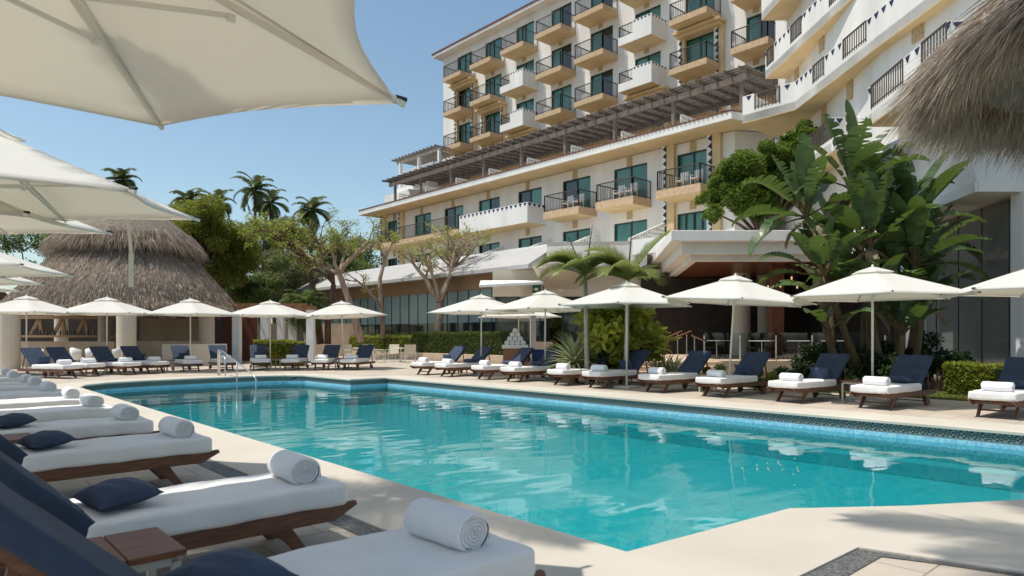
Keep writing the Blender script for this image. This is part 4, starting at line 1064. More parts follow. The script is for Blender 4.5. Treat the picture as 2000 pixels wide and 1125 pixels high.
# folded canopy over the terrace
for nm_, ins, z0_, z1_ in (('canopy_roof', 0, 5.08, 5.50), ('canopy_fascia', .5, 4.62, 5.085), ('canopy_fascia', .95, 4.38, 4.625)):
    m = MB(); m.prism([V(6.2+ins, 26.6+ins*.8)[:2], V(16.5, 26.6+ins*.8)[:2], V(16.5, 41)[:2], V(7.85+ins, 41)[:2]], z0_, z1_); link(nm_, m, M['stucco'], RB, bevel=.02)
m = MB(); m.prism([V(7.45, 27.7)[:2], V(16.4, 27.7)[:2], V(16.4, 40.9)[:2], V(9.1, 40.9)[:2]], 4.34, 4.381); link('canopy_soffit', m, M['woodsoffit'], RB)
m = MB(); m.slab([V(1.0, 33.1, 4.74), V(3.4, 33.1, 4.74), V(3.4, 35.1, 3.85), V(1.7, 35.1, 3.85)], .06); m.slab([V(1.0, 33.1, 4.9), V(3.4, 33.1, 4.9), V(3.4, 34.4, 4.9), V(1.2, 34.4, 4.9)], .15); link('entrance_soffit', m, M['cream'], RB)
m = MB(); m.slab([V(6.9, 37.5, 3.3), V(17, 37.5, 3.3), V(17, 37.5, 4.5), V(6.9, 37.5, 4.5)], .1); link('lintel', m, M['cream'], RB)
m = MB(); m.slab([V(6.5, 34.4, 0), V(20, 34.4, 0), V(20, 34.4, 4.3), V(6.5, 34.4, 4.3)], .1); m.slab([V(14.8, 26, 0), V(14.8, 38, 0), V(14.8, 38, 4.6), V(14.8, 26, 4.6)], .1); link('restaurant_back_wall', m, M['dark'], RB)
m = MB(); m.prism([V(4.6, 25.5)[:2], V(14.7, 25.2)[:2], V(14.7, 38)[:2], V(4.6, 38)[:2]], -.02, .45); link('terrace_floor', m, M['tanwall'], RB)
for px, d, rad in ((1448, 32.5, .42), (1492, 33.6, .3)):
    c = P(px, d, z=.45); m = MB(); m.lathe([(rad*1.15, 0), (rad*1.15, .12), (rad, .15), (rad, 3.9)], c, 20); link('column', m, M['cream'], RB, smooth=False)
for px, d, wd in ((1515, 28.5, .5), (1300, 36, .4)):
    c = P(px, d, z=.45); m = MB(); m.box(c+Vector((0, 0, 1.95)), (wd, .5, 3.9), rz=-A); link('timber_pier', m, M['brown'], RB)
# pendant lanterns
lg = None
warm = mat('lamp_filament', (1, .75, .5), .5); b_ = warm.node_tree.nodes['Principled BSDF']; b_.inputs['Emission Color'].default_value = (1, .55, .28, 1); b_.inputs['Emission Strength'].default_value = 0.6
for i, (px, py) in enumerate(((1453, 546), (1478, 556), (1500, 560), (1524, 558), (1546, 543), (1557, 560))):
    c = P(px, 27.6, py=py); lab = 'black wire cage pendant lamp hanging under the wooden ceiling, %s from the left' % ORD[i]
    if lg is None:
        lg = thing('pendant_lamp', lab, 'lamp', c, 0, 'pendant lamps of the restaurant')
        m = MB()
        for k in range(6):
            a_ = k*math.pi/3; q = [(.05, .16), (.14, -.10), (.10, -.2)]
            m.tube([(r*math.cos(a_), r*math.sin(a_), z) for r, z in q], .010, 4)
        m.tube([(0, 0, .16), (0, 0, .75)], .008, 4); m.lathe([(.06, .10), (.05, .18)], (0, 0, 0), 10); link('cage', m, M['black'], lg, local=True)
        m = MB(); m.lathe([(.01, -.08), (.035, -.03), (.02, .06)], (0, 0, 0), 10); link('bulb', m, warm, lg, local=True)
    else: dup(lg, c, 0, lab)
# steps, timber handrails, glass balustrade
stp = thing('terrace_steps', 'pale steps leading up to the restaurant terrace behind the loungers', 'steps', P(1325, 24.2, z=0))
m = MB()
for k in range(3): m.box(P(1325, 24.0+k*.45, z=.075+k*.15), (3.0, .9, .15), rz=-A)
link('treads', m, M['tanwall'], stp, bevel=.01)
for i, (pxa, pxb, d) in enumerate(((1272, 1332, 23.6), (1288, 1350, 23.2), (1352, 1380, 24.4))):
    t = thing('step_handrail', ['left of the two sloping timber handrails at the terrace steps', 'right of the two sloping timber handrails at the terrace steps', 'short timber handrail sloping down right at the terrace steps'][i], 'handrail', P(pxa, d, z=0), 0, 'handrails of the steps')
    a = P(pxa, d, py=672 if i < 2 else 655); b = P(pxb, d+1.4, py=647 if i < 2 else 667)
    m = MB(); m.beam(a, b, .07, .05); link('top_rail', m, M['teak2'], t, bevel=.008)
    for f in (.15, .85):
        c = a.lerp(b, f); m = MB(); m.tube([(c.x, c.y, 0.0), (c.x, c.y, c.z)], .02, 8); link('post', m, M['metal'], t)
gb = thing('glass_balustrade', 'clear glass balustrade on steel posts along the restaurant terrace', 'railing', P(1500, 25.0, z=.45))
m = MB(); m.slab([V(7.2, 25.6, .5), V(13.8, 25.3, .5), V(13.8, 25.3, 1.5), V(7.2, 25.6, 1.5)], .012); link('glass', m, M['clear'], gb)
for k in range(6):
    c = V(7.2+k*1.32, 25.55-.06*k, .45); m = MB(); m.beam(c, c+Vector((0, 0, .95)), .03, .06); link('post', m, M['metal'], gb)
# dark dining chairs and tables on the terrace
dc = None; dt = None
spots = [(1392, 28.5), (1412, 29.5), (1475, 27.5), (1500, 28.3), (1545, 27.0), (1578, 27.6), (1612, 27.0), (1640, 27.8)]
for i, (px, d) in enumerate(spots):
    lab = 'dark restaurant chair on the shaded terrace, %s from the left' % ORD[i]; c = P(px, d, z=.45)
    if dc is None:
        dc = thing('dining_chair', lab, 'chair', c, .3, 'dark chairs on the restaurant terrace')
        m = MB(); m.bb(-.24, .24, -.24, .24, .42, .48); link('seat', m, M['dark'], dc, local=True)
        m = MB(); m.bb(-.24, .24, .21, .25, .5, 1.05); link('backrest', m, M['dark'], dc, local=True)
        for sx in (-1, 1):
            for sy in (-1, 1): m = MB(); m.bb(sx*.21-.02, sx*.21+.02, sy*.21-.02, sy*.21+.02, 0, .42); link('leg', m, M['dark'], dc, local=True)
    else: dup(dc, c, .3+i*1.3, lab)
for i, (px, d) in enumerate(((1400, 28.2), (1488, 27.0), (1560, 26.6), (1625, 26.8))):
    lab = 'white-topped dining table on steel pedestal on the terrace, %s from the left' % ORD[i]; c = P(px, d, z=.45)
    if dt is None:
        dt = thing('dining_table', lab, 'table', c, 0, 'tables on the restaurant terrace')
        m = MB(); m.bb(-.4, .4, -.4, .4, .72, .75); link('table_top', m, M['white'], dt, local=True)
        m = MB(); m.tube([(0, 0, 0), (0, 0, .72)], .035, 8); link('pedestal', m, M['metal'], dt, local=True)
        m = MB(); m.beam((-.3, -.3, .03), (.3, .3, .03), .05, .04); m.beam((-.3, .3, .03), (.3, -.3, .03), .05, .035); link('foot', m, M['metal'], dt, local=True)
    else: dup(dt, c, .2*i, lab)
# right pavilion: overhanging roof and folding glass
RV = thing('glass_pavilion', 'white pavilion at the right with tall grey folding glass doors under a deep roof', 'building', V(14.5, 20))
m = MB()
f1, f2, f3 = V(12.95, 19.0, 5.4), V(13.4, 22.0, 5.4), V(14.2, 28, 5.4)
far = V(18, 19.0, 5.4)
for p, q in ((f1, f2), (f2, f3), (f1, far)): m.beam(p+Vector((0, 0, .14)), q+Vector((0, 0, .14)), .12, .30)
link('roof_fascia', m, M['white'], RV)
m = MB(); m.add([tuple(f1), tuple(f2), tuple(f3), tuple(V(18, 28, 5.4)), tuple(far)], [(0, 1, 2, 3, 4)]); link('roof_soffit', m, M['stucco'], RV)
m = MB(); z2 = Vector((0, 0, .29)); tops = [V(13.4, 20.6, 8.1), V(13.6, 22.6, 8.1), V(14.3, 28, 8.1)]
m.add([f1+z2, f2+z2, f3+z2, tops[2], tops[1], tops[0], far+z2, V(18, 20.6, 8.1)], [(0, 1, 4, 5), (1, 2, 3, 4), (0, 5, 7, 6)]); link('sloping_roof', m, M['stucco'], RV)
gp_ = [V(14.45, 19.8), V(14.7, 21.3), V(14.95, 22.8), V(15.2, 24.4), V(15.5, 26)]
for p, q in zip(gp_[:-1], gp_[1:]):
    m = MB(); m.slab([Vector((p.x, p.y, .5)), Vector((q.x, q.y, .5)), Vector((q.x, q.y, 5.35)), Vector((p.x, p.y, 5.35))], .03); g = link('glass_door', m, M['greyglass'], RV)
    m = MB()
    for c in (p, q): m.beam((c.x, c.y, .5), (c.x, c.y, 5.35), .07, .07)
    m.beam((p.x, p.y, .53), (q.x, q.y, .53), .05, .08); m.beam((p.x, p.y, 5.3), (q.x, q.y, 5.3), .05, .08); link('frame', m, M['frame'], g)
m = MB(); c = V(14.38, 19.1); m.box((c.x, c.y, 2.7), (.5, .5, 5.38), rz=-A); link('post', m, M['white'], RV); m = MB(); c = V(15.1, 25.5); m.box((c.x, c.y, 2.7), (.5, .5, 5.4), rz=-A); link('post', m, M['white'], RV)
m = MB(); m.prism([V(14.2, 19)[:2], V(18, 19)[:2], V(18, 28)[:2], V(15.1, 28)[:2]], -.02, .5); link('plinth', m, M['cream'], RV)
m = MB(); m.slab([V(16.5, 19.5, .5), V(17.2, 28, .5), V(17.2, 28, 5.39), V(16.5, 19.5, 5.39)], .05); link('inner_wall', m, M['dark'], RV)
# ---------------------------------------------------------------- thatched bar at the far left
def blades(p, d, L_, w_):
    """tapered straw blades: arrays of root, direction"""
    n = len(p); d = d/np.linalg.norm(d, axis=1)[:, None]; s_ = np.cross(d, rng.normal(size=(n, 3))); s_ /= np.linalg.norm(s_, axis=1)[:, None]+1e-6
    L_ = L_[:, None]; w_ = w_[:, None]; mid = p+d*L_*.55+np.array([0, 0, -1.0])*L_*.04; e = p+d*L_+np.array([0, 0, -1.0])*L_*.16
    v = np.stack([p-s_*w_/2, p+s_*w_/2, mid+s_*w_*.4, mid-s_*w_*.4, mid-s_*w_*.4, mid+s_*w_*.4, e+s_*w_*.08, e-s_*w_*.08], axis=1).reshape(-1, 3)
    return v, np.arange(8*n).reshape(-1, 4)
def thatch_cone(c, r0, z0, r1, z1, n, L_, w_, over=.9, power=1.0, jit=.25):
    """blades lying down a cone from (r1,z1) at the top to (r0,z0) at the rim"""
    th = rng.random(n)*2*math.pi; f = rng.random(n)**power; r = r0+(r1-r0)*f; z = z0+(z1-z0)*f
    r += rng.normal(size=n)*.03; z += abs(rng.normal(size=n))*.05
    p = np.stack([c[0]+r*np.cos(th), c[1]+r*np.sin(th), z], axis=1)
    sl = math.hypot(r0-r1, z1-z0); dr = (r0-r1)/sl; dz = (z0-z1)/sl
    d = np.stack([dr*np.cos(th), dr*np.sin(th), np.full(n, dz)], axis=1)+rng.normal(size=(n, 3))*jit*np.array([1, 1, .5])
    return blades(p, d, L_*(.6+.8*rng.random(n)), w_*(.6+.8*rng.random(n)))
def thatch_core(mb, c, prof, n=48): mb.lathe(prof, c, n)
pc = P(250, 34, z=0)
pb = thing('thatched_bar', 'round open bar under a big two-tier grey palm thatch roof', 'building', pc)
m = MB(); m.lathe([(5.0, 2.62), (5.15, 2.75), (2.15, 6.3), (2.1, 6.0), (4.8, 2.62)], (pc.x, pc.y, 0), 56); rfm = link('thatch_roof', m, M['thatch'], pb, smooth=True)
link('thatch_blades', merge([thatch_cone(pc, 5.15, 2.72, 2.15, 6.3, 34000, .26, .018, jit=.16), thatch_cone(pc, 5.15, 2.70, 4.8, 3.05, 5000, .42, .02)]), M['straw'], rfm)
m = MB(); m.lathe([(2.6, 5.65), (3.2, 5.78), (3.0, 6.3), (.3, 8.5), (.05, 8.6)], (pc.x, pc.y, 0), 40); cpm = link('thatch_cap', m, M['thatch'], pb, smooth=True)
link('thatch_blades', merge([thatch_cone(pc, 3.2, 5.8, .2, 8.5, 9000, .34, .022), thatch_cone(pc, 3.22, 5.85, 2.85, 6.4, 7000, .66, .02, jit=.2)]), M['straw'], cpm)
for k, (px, d, wd) in enumerate(((17, 28.5, .42), (247, 29.2, .38), (206, 36, .34), (404, 33.5, .36), (120, 38, .34), (330, 38.5, .34))):
    c = P(px, d, z=0); m = MB(); m.lathe([(wd, 0), (wd, 2.75)], c, 20); link('column', m, M['cream'], pb)
m = MB()
for pxa, pxb, d, z in ((30, 230, 31.5, 1.12), (270, 400, 33.0, 1.12)):
    a, b = P(pxa, d, z=0), P(pxb, d, z=0); m.beam((a.x, a.y, z/2), (b.x, b.y, z/2), .6, z)
link('bar_counter', m, M['tanwall'], pb)
m = MB(); a, b = P(318, 31.0, z=0), P(443, 31.8, z=0); m.beam((a.x, a.y, .5), (b.x, b.y, .5), .3, 1.0); link('service_wall', m, M['cream'], pb)
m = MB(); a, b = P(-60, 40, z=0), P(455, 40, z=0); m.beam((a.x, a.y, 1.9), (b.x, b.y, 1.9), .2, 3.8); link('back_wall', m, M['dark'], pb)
m = MB(); a, b = P(275, 37, z=0), P(392, 37, z=0); m.beam((a.x, a.y, 1.5), (b.x, b.y, 1.5), .15, 1.6); link('stone_panel', m, M['tanwall'], pb)
m = MB(); a, b = P(32, 36, z=0), P(232, 36, z=0)
m.beam((a.x, a.y, 2.35), (b.x, b.y, 2.35), .35, .16); m.beam((a.x, a.y, 1.35), (b.x, b.y, 1.35), .45, .12)
for k in range(9):
    f = k/9+.03; c = a.lerp(b, f); e = a.lerp(b, f+.055*(1 if k % 2 else -1)+.03); m.beam((c.x, c.y, 1.42), (e.x, e.y, 2.27), .1, .16)
link('shelf', m, M['woodband'], pb)  # darker wood tone puts the shade under the thatch into the shelf colour
bt = None
for k in range(14):
    bl2 = 'dark bottle on the lower shelf of the thatched bar, %s from the left' % ORD[k]
    c = a.lerp(b, .05+k*.066)-V(0, .12, 0); h = .26+.06*(k % 3)
    if bt is None:
        m = MB(); m.lathe([(.04, 0), (.04, .18), (.015, .23), (.015, .30)], (0, 0, 0), 8); bt = tag(link('bottle', m, M['glass_d'], local=True), bl2, 'bottle', 'bottles on the bar shelf'); bt.location = (c.x, c.y, 1.41)
    else: dup(bt, (c.x, c.y, 1.41), 0, bl2)
# pale dining chairs by the bar
wc = None
for i, (px, d) in enumerate(((75, 27.5), (118, 28.0), (152, 27.6), (180, 28.4), (222, 28.0))):
    c = P(px, d, z=0); lab = 'pale rounded dining chair before the thatched bar, %s from the left' % ORD[i]
    if wc is None:
        wc = thing('bar_chair', lab, 'chair', c, .4, 'pale chairs before the bar')
        m = MB(); m.lathe([(.22, .42), (.24, .44), (.24, .48), (.20, .50)], (0, 0, 0), 16); link('seat', m, M['white'], wc, local=True)
        m = MB(); n = 14; vv = []
        for k in range(n+1):
            a_ = math.pi*.1+math.pi*.8*k/n
            for r, z in ((.25, .48), (.28, .92), (.26, .92), (.23, .48)): vv.append((r*math.cos(a_), r*math.sin(a_), z-.10*abs(k-n/2)/(n/2)*(z > .8)))
        m.add(vv, [(k*4+j, k*4+(j+1) % 4, (k+1)*4+(j+1) % 4, (k+1)*4+j) for k in range(n) for j in range(4)]); link('backrest', m, M['white'], wc, smooth=True, local=True)
        for k in range(4): a_ = k*math.pi/2+.8; m = MB(); m.tube([(.18*math.cos(a_), .18*math.sin(a_), .43), (.24*math.cos(a_), .24*math.sin(a_), 0)], .014, 6); link('leg', m, M['pole'], wc, local=True)
    else: dup(wc, c, .4+i*.9, lab)
# ---------------------------------------------------------------- garden pergola left of centre
gp2 = thing('garden_pergola', 'white garden pergola with rust brown panels behind the far loungers', 'pergola', P(530, 36, z=0))
for px, d, wd in ((463, 34.5, .36), (519, 36.5, .42), (549, 38, .34), (574, 40, .5), (607, 34.8, .36), (590, 41, .4)):
    c = P(px, d, z=0); m = MB(); m.box((c.x, c.y, 1.35), (wd, wd, 2.7), rz=-A); link('post', m, M['white'], gp2)
m = MB()
for z, d, a_, b_ in ((2.78, 34.4, 446, 618), (2.78, 38, 452, 640), (3.0, 36, 446, 600)):
    a, b = P(a_, d, z=z), P(b_, d, z=z); m.beam(a, b, .16, .18)
for k in range(9):
    c = P(456+k*19, 34, z=2.92); e = P(456+k*19, 41, z=2.92); m.beam(c, e, .08, .14)
link('beams', m, mat('orange_brown_timber', (.30, .15, .07), .7, var=.3, scale=3), gp2)
for px0, px1, d in ((440, 456, 34.9), (468, 502, 37.4)):
    a, b = P(px0, d, z=0), P(px1, d, z=0); m = MB(); m.beam((a.x, a.y, 1.3), (b.x, b.y, 1.3), .08, 2.6); link('panel', m, M['brown'], gp2)
m = MB(); a, b = P(500, 46, z=0), P(700, 46, z=0); m.beam((a.x, a.y, 1.1), (b.x, b.y, 1.1), .2, 2.2); tag(link('garden_wall', m, M['tanwall']), 'low tan garden wall glimpsed behind the white pergola', 'wall')
# ---------------------------------------------------------------- near palapa edge at the upper right
nc = V(6.15, 5.3, 0); zr_ = 3.80; RR_ = 2.35
np_ = thing('palapa', 'shaggy dry palm thatch roof edge hanging in at the upper right corner', 'palapa', nc)
m = MB(); m.lathe([(.02, zr_+2.2), (RR_-.2, zr_), (RR_, zr_+.05), (.06, zr_+2.55), (.02, zr_+2.6)], (nc.x, nc.y, 0), 60); tr_ = link('thatch_roof', m, M['thatch'], np_, smooth=True)
bl_ = [thatch_cone(nc, RR_+.02, zr_+.05, .3, zr_+2.42, 60000, .42, .014, jit=.22, power=1.25), thatch_cone(nc, RR_+.03, zr_+.03, RR_-.35, zr_+.45, 30000, .50, .012, jit=.30), thatch_cone(nc, RR_-.05, zr_-.06, .4, zr_+1.9, 34000, .35, .014, jit=.35)]
# drooping fringe
n_ = 16000; th = rng.random(n_)*2*math.pi; r = RR_-.15+.2*rng.random(n_)
p = np.stack([nc.x+r*np.cos(th), nc.y+r*np.sin(th), zr_+.05*rng.normal(size=n_)], axis=1)
d = np.stack([.55*np.cos(th), .55*np.sin(th), np.full(n_, -.95)], axis=1)+rng.normal(size=(n_, 3))*.22
bl_.append(blades(p, d, .10+.18*rng.random(n_), np.full(n_, .011)))
link('thatch_blades', merge(bl_), M['straw'], tr_)
m = MB(); m.tube([(nc.x, nc.y, 0), (nc.x, nc.y, zr_+2.2)], .12, 12); link('post', m, M['barkd'], np_)

# ---------------------------------------------------------------- cream mesh chairs, their table, towel stand
cc = None
for i, (px, d, rz) in enumerate(((686, 35.5, 0.2), (724, 36.5, .5), (741, 35.2, .9), (766, 36.2, -.9), (801, 35.4, 2.6))):
    c = P(px, d, z=0); lab = 'cream mesh garden chair before the clipped hedge, %s from the left' % ORD[i]
    if cc is None:
        cc = thing('garden_chair', lab, 'chair', c, rz, 'cream mesh chairs')
        m = MB(); m.bb(-.26, .26, -.24, .24, .42, .445); link('seat', m, M['creamchair'], cc, local=True)
        m = MB(); m.slab([(-.26, .24, .44), (.26, .24, .44), (.26, .34, .92), (-.26, .34, .92)], .02); link('backrest', m, M['creamchair'], cc, local=True)
        for sx in (-1, 1):
            m = MB(); m.tube([(sx*.28, -.24, 0), (sx*.28, -.25, .64), (sx*.28, .24, .66)], .014, 6); link('armrest', m, M['pole'], cc, local=True)
            m = MB(); m.tube([(sx*.28, .30, 0), (sx*.27, .22, .44), (sx*.27, .34, .93)], .014, 6); link('leg', m, M['pole'], cc, local=True)
    else: dup(cc, c, rz, lab)
for i, (px, d) in enumerate(((706, 35.8), (783, 35.6))):
    c = P(px, d, z=0); t = thing('garden_table', 'cream round pedestal table between the mesh chairs, %s' % ['left one', 'right one'][i], 'table', c, 0, 'cream garden tables')
    m = MB(); m.lathe([(.45, .71), (.46, .73), (.45, .75)], (0, 0, 0), 24); link('table_top', m, M['pole'], t, local=True)
    m = MB(); m.lathe([(.22, 0), (.2, .03), (.03, .06), (.03, .71)], (0, 0, 0), 12); link('pedestal', m, M['pole'], t, local=True)
c = P(1006, 24.3, z=0); ts = thing('towel_stand', 'wood-sided towel stand with a white top beside the dark hedge', 'stand', c)
m = MB(); m.box(c+Vector((0, 0, .47)), (.85, .7, .94), rz=-A); link('cabinet', m, mat('light_teak', (.36, .17, .09), .55, col2=(.26, .115, .06), scale=5, stretch=(8, 8, 1)), ts, bevel=.01)
m = MB(); m.box(c+Vector((0, 0, 1.0)), (.93, .78, .12), rz=-A); link('stand_top', m, M['white'], ts, bevel=.01)
k = 0
for lv, nn in ((0, 4), (1, 3), (2, 2), (3, 1)):
    for a_ in range(nn):
        for row in range(2 if lv < 2 else 1):
            p = c+V((a_-(nn-1)/2)*.19, (-.2+row*.3) if lv < 2 else -.03, 1.06+lv*.145)
            dup(tp, p, R(90)-A+R(90), 'white towel roll in the pyramid, %s level, %s row, %s from left' % (['bottom', 'second', 'third', 'top'][lv], 'back' if row else 'front', ORD[a_]), group='towel pyramid', sc=(.95, .62, .95)); k += 1
m = MB(); c2 = P(1056, 24.6, z=0); m.box(c2+Vector((0, 0, .42)), (.62, .6, .84), rz=-A); m.box(c2+Vector((0, 0, .87)), (.66, .64, .06), rz=-A)
tag(link('blue_bin', m, M['bluebin'], bevel=.03), 'blue plastic bin standing behind the loungers beside the towel stand', 'bin')
c3 = P(1041, 27.5, z=0); sb = thing('sign_board', 'narrow grey upright sign board near the glass entrance', 'sign', c3)
m = MB(); m.box(c3+Vector((0, 0, 1.25)), (.26, .06, 1.9), rz=-A+.5); link('panel', m, mat('sign_grey', (.4, .36, .34), .6), sb); m = MB(); m.box(c3+Vector((0, 0, .15)), (.4, .3, .3), rz=-A+.5); link('foot', m, M['frame'], sb)
c4 = P(1062, 31, z=0); m = MB(); m.lathe([(.36, 0), (.42, .3), (.42, 1.0), (.36, 1.1)], c4, 24); tag(link('round_planter', m, M['tanwall'], smooth=True), 'pale round drum behind the parasol at the entrance', 'planter')

# ---------------------------------------------------------------- hedges and low planting
def hedge(name, label, a, b, wd, z0, z1, n, lm, ls=.07):
    a, b = Vector(a[:2]), Vector(b[:2]); d = (b-a).normalized(); L_ = (b-a).length; nr = Vector((-d.y, d.x))
    o = thing(name, label, 'hedge', (a.x, a.y, z0))
    u = rng.random(n)*L_; face = rng.random(n); vv = rng.random(n)*2-1; zz = rng.random(n)
    top = face < wd/(wd+2*(z1-z0)); lat = np.where(top, vv*wd/2, np.sign(vv)*wd/2*(1-.1*abs(rng.normal(size=n)))); z = np.where(top, z1-.04*abs(rng.normal(size=n)), z0+(z1-z0)*zz)
    z += .03*np.sin(u*2.3)+.03*np.sin(u*5.1+1)
    p = np.stack([a.x+d.x*u+nr.x*lat, a.y+d.y*u+nr.y*lat, z], axis=1)
    link('leaves', leaves_at(p, ls), M[lm], o)
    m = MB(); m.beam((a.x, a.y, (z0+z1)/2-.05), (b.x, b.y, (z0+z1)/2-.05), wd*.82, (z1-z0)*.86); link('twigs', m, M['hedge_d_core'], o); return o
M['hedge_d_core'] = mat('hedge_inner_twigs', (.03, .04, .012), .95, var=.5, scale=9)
hedge('clipped_hedge', 'long clipped yellow-green hedge on the tan planter wall', (22.95, 34), (22.95, 50.5), .8, .36, 1.35, 26000, 'hedge_y', .09)
hedge('clipped_hedge', 'darker taller clipped hedge behind the towel stand', (22.95, 25.2), (22.95, 33.9), .9, .36, 1.55, 20000, 'hedge', .08)
hedge('clipped_hedge', 'low hedge row with dark leaves at the foot of the glass front', (24.1, 31), (24.1, 50.5), .5, .36, 1.48, 14000, 'hedge', .08)
a = P(502, 31.5, z=0); b = P(592, 31.5, z=0)
hedge('clipped_hedge', 'short bright yellow-green hedge before the garden pergola', a, b, .9, 0, 1.15, 9000, 'hedge_y', .08)
a = P(1862, 16.4, z=0); b = P(1960, 15.3, z=0)
hedge('clipped_hedge', 'low yellow-green hedge at the foot of the grey glass doors', a, b, .7, 0.0, .72, 7000, 'hedge_y', .06)
# lawn and beds
m = MB(); m.add([(16.9, -3, -.008), (16.9, 10.5, -.008), (20, 10.5, -.008), (20, -3, -.008)], [(0, 1, 2, 3)]); link('lawn', m, mat('lawn_ground', (.16, .17, .05), .95, var=.3, scale=4), kind='structure')
n_ = 26000; p = np.stack([16.92+rng.random(n_)**1.5*2.2, -2+rng.random(n_)*12.3, np.zeros(n_)-.01], axis=1); d = np.stack([rng.normal(size=n_)*.5, rng.normal(size=n_)*.5, np.ones(n_)], axis=1)
link('grass', blades(p, d, .03+.05*rng.random(n_), np.full(n_, .012)), M['grass'], kind='stuff')
def shrub(name, label, c, rad, n, lm, ls=.09, ncl=9, cat='shrub', asp=1.9):
    o = thing(name, label, cat, (c[0], c[1], 0)); cl = clumps(c, rad, ncl, min(rad)*.5, int(abs(c[0]*31+c[1]*7)))
    m = MB()
    for cc_, _ in cl: m.tube([(c[0], c[1], 0), ((c[0]+cc_[0])/2, (c[1]+cc_[1])/2, cc_[2]*.6), cc_], [.03, .02, .008], 5)
    link('stems', m, M['barkd'], o)
    link('leaves', leaf_cloud(cl, n, ls, asp=asp, shell=.3), M[lm], o); return o
c = P(1212, 20.2, z=0); shrub('croton_bush', 'big yellow-and-green leaved bush behind a parasol, right of the agave', (c.x, c.y, 1.3), (1.0, 1.0, 1.05), 2600, 'pothos', .30, 16, 'bush', 1.5)
c = P(1155, 20.5, z=0); shrub('leafy_shrub', 'dark green shrub at the foot of the croton bush', (c.x, c.y, .6), (.9, .8, .5), 3500, 'hedge', .10)
c = P(1095, 22.3, z=0); shrub('leafy_shrub', 'small round green shrub left of the spiky agave', (c.x, c.y, .65), (.65, .65, .55), 3500, 'ficus', .08)
for i, (px, d, h, s_) in enumerate(((1490, 16.9, .35, .5), (1395, 18.6, .3, .5))):
    c = P(px, d, z=0); shrub('leafy_shrub', ['bright low shrub behind the eighth lounger of the sunny row', 'low dark shrub by the foot of the tilted parasol'][i], (c.x, c.y, h), (s_, s_, h*.8), 2600, 'hedge_y' if i == 0 else 'hedge', .06)
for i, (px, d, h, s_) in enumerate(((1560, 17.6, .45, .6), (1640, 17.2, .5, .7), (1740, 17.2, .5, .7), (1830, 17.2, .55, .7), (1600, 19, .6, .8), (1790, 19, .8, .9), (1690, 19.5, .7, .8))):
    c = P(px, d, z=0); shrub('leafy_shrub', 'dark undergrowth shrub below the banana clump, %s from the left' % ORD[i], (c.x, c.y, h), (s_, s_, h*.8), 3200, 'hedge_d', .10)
# variegated agave
def spiky(name, label, c, n, L_, w_, lm, spread=1.25, cat='plant'):
    random.seed(int(c[0]*100)); o = thing(name, label, cat, (c[0], c[1], 0)); qs = []; c = Vector(c)
    for i in range(n):
        az = i*2.39996; el = R(88)-R(88-(-8))*((i+.5)/n)**.9*spread/1.25; l = L_*random.uniform(.8, 1.05); p = c.copy(); d = el; k = 5; side = Vector((-math.sin(az), math.cos(az), 0))
        for j in range(k):
            q = p+Vector((math.cos(az)*math.cos(d), math.sin(az)*math.cos(d), math.sin(d)))*l/k; w0 = w_*(1-(j/k)**2); w1 = w_*(1-((j+1)/k)**2)*.98+.002
            up = Vector((-math.sin(d)*math.cos(az), -math.sin(d)*math.sin(az), math.cos(d)))*.25
            for s2 in (-1, 1): qs.append((p, q, q+side*s2*w1/2+up*w1, p+side*s2*w0/2+up*w0))
            p = q; d -= R(9)
    link('leaves', quadmesh(qs), M[lm], o)
    m = MB(); m.lathe([(.12, 0), (.10, c.z+.05)], (c.x, c.y, 0), 10); link('stem', m, M['palmtrunk'], o); return o
c = P(1122, 20.0, z=.55); spiky('agave', 'large spiky variegated agave behind the loungers', c, 95, 1.15, .085, 'agave')
for i, (px, d) in enumerate(((1283, 19.8), (1300, 20.2), (1316, 19.9))):
    c = P(px, d, z=.1); spiky('snake_plant', 'clump of upright variegated blade leaves by the step handrails, %s from the left' % ORD[i], c, 22, .95, .07, 'agave', .45)
c = P(596, 40, z=3.0); t = palm('fan_palm', 'shaggy fan palm behind the garden pergola and bare trunks', (c.x, c.y, 0), c, 40, 1.5, 'tree_g', .16, None, .75, 10, .06, (75, -60), 9)
# red flowers low by the croton
q = MB()
for k in range(9):
    p = P(1165+random.uniform(-12, 14), 18.8+random.uniform(-.3, .3), z=random.uniform(.25, .6)); q.lathe([(.004, -.03), (.04, 0), (.01, .03)], p, 6)
fl_ = tag(link('flowering_plant', q, M['flower']), 'few small red blooms low beside the croton bush', 'flower')
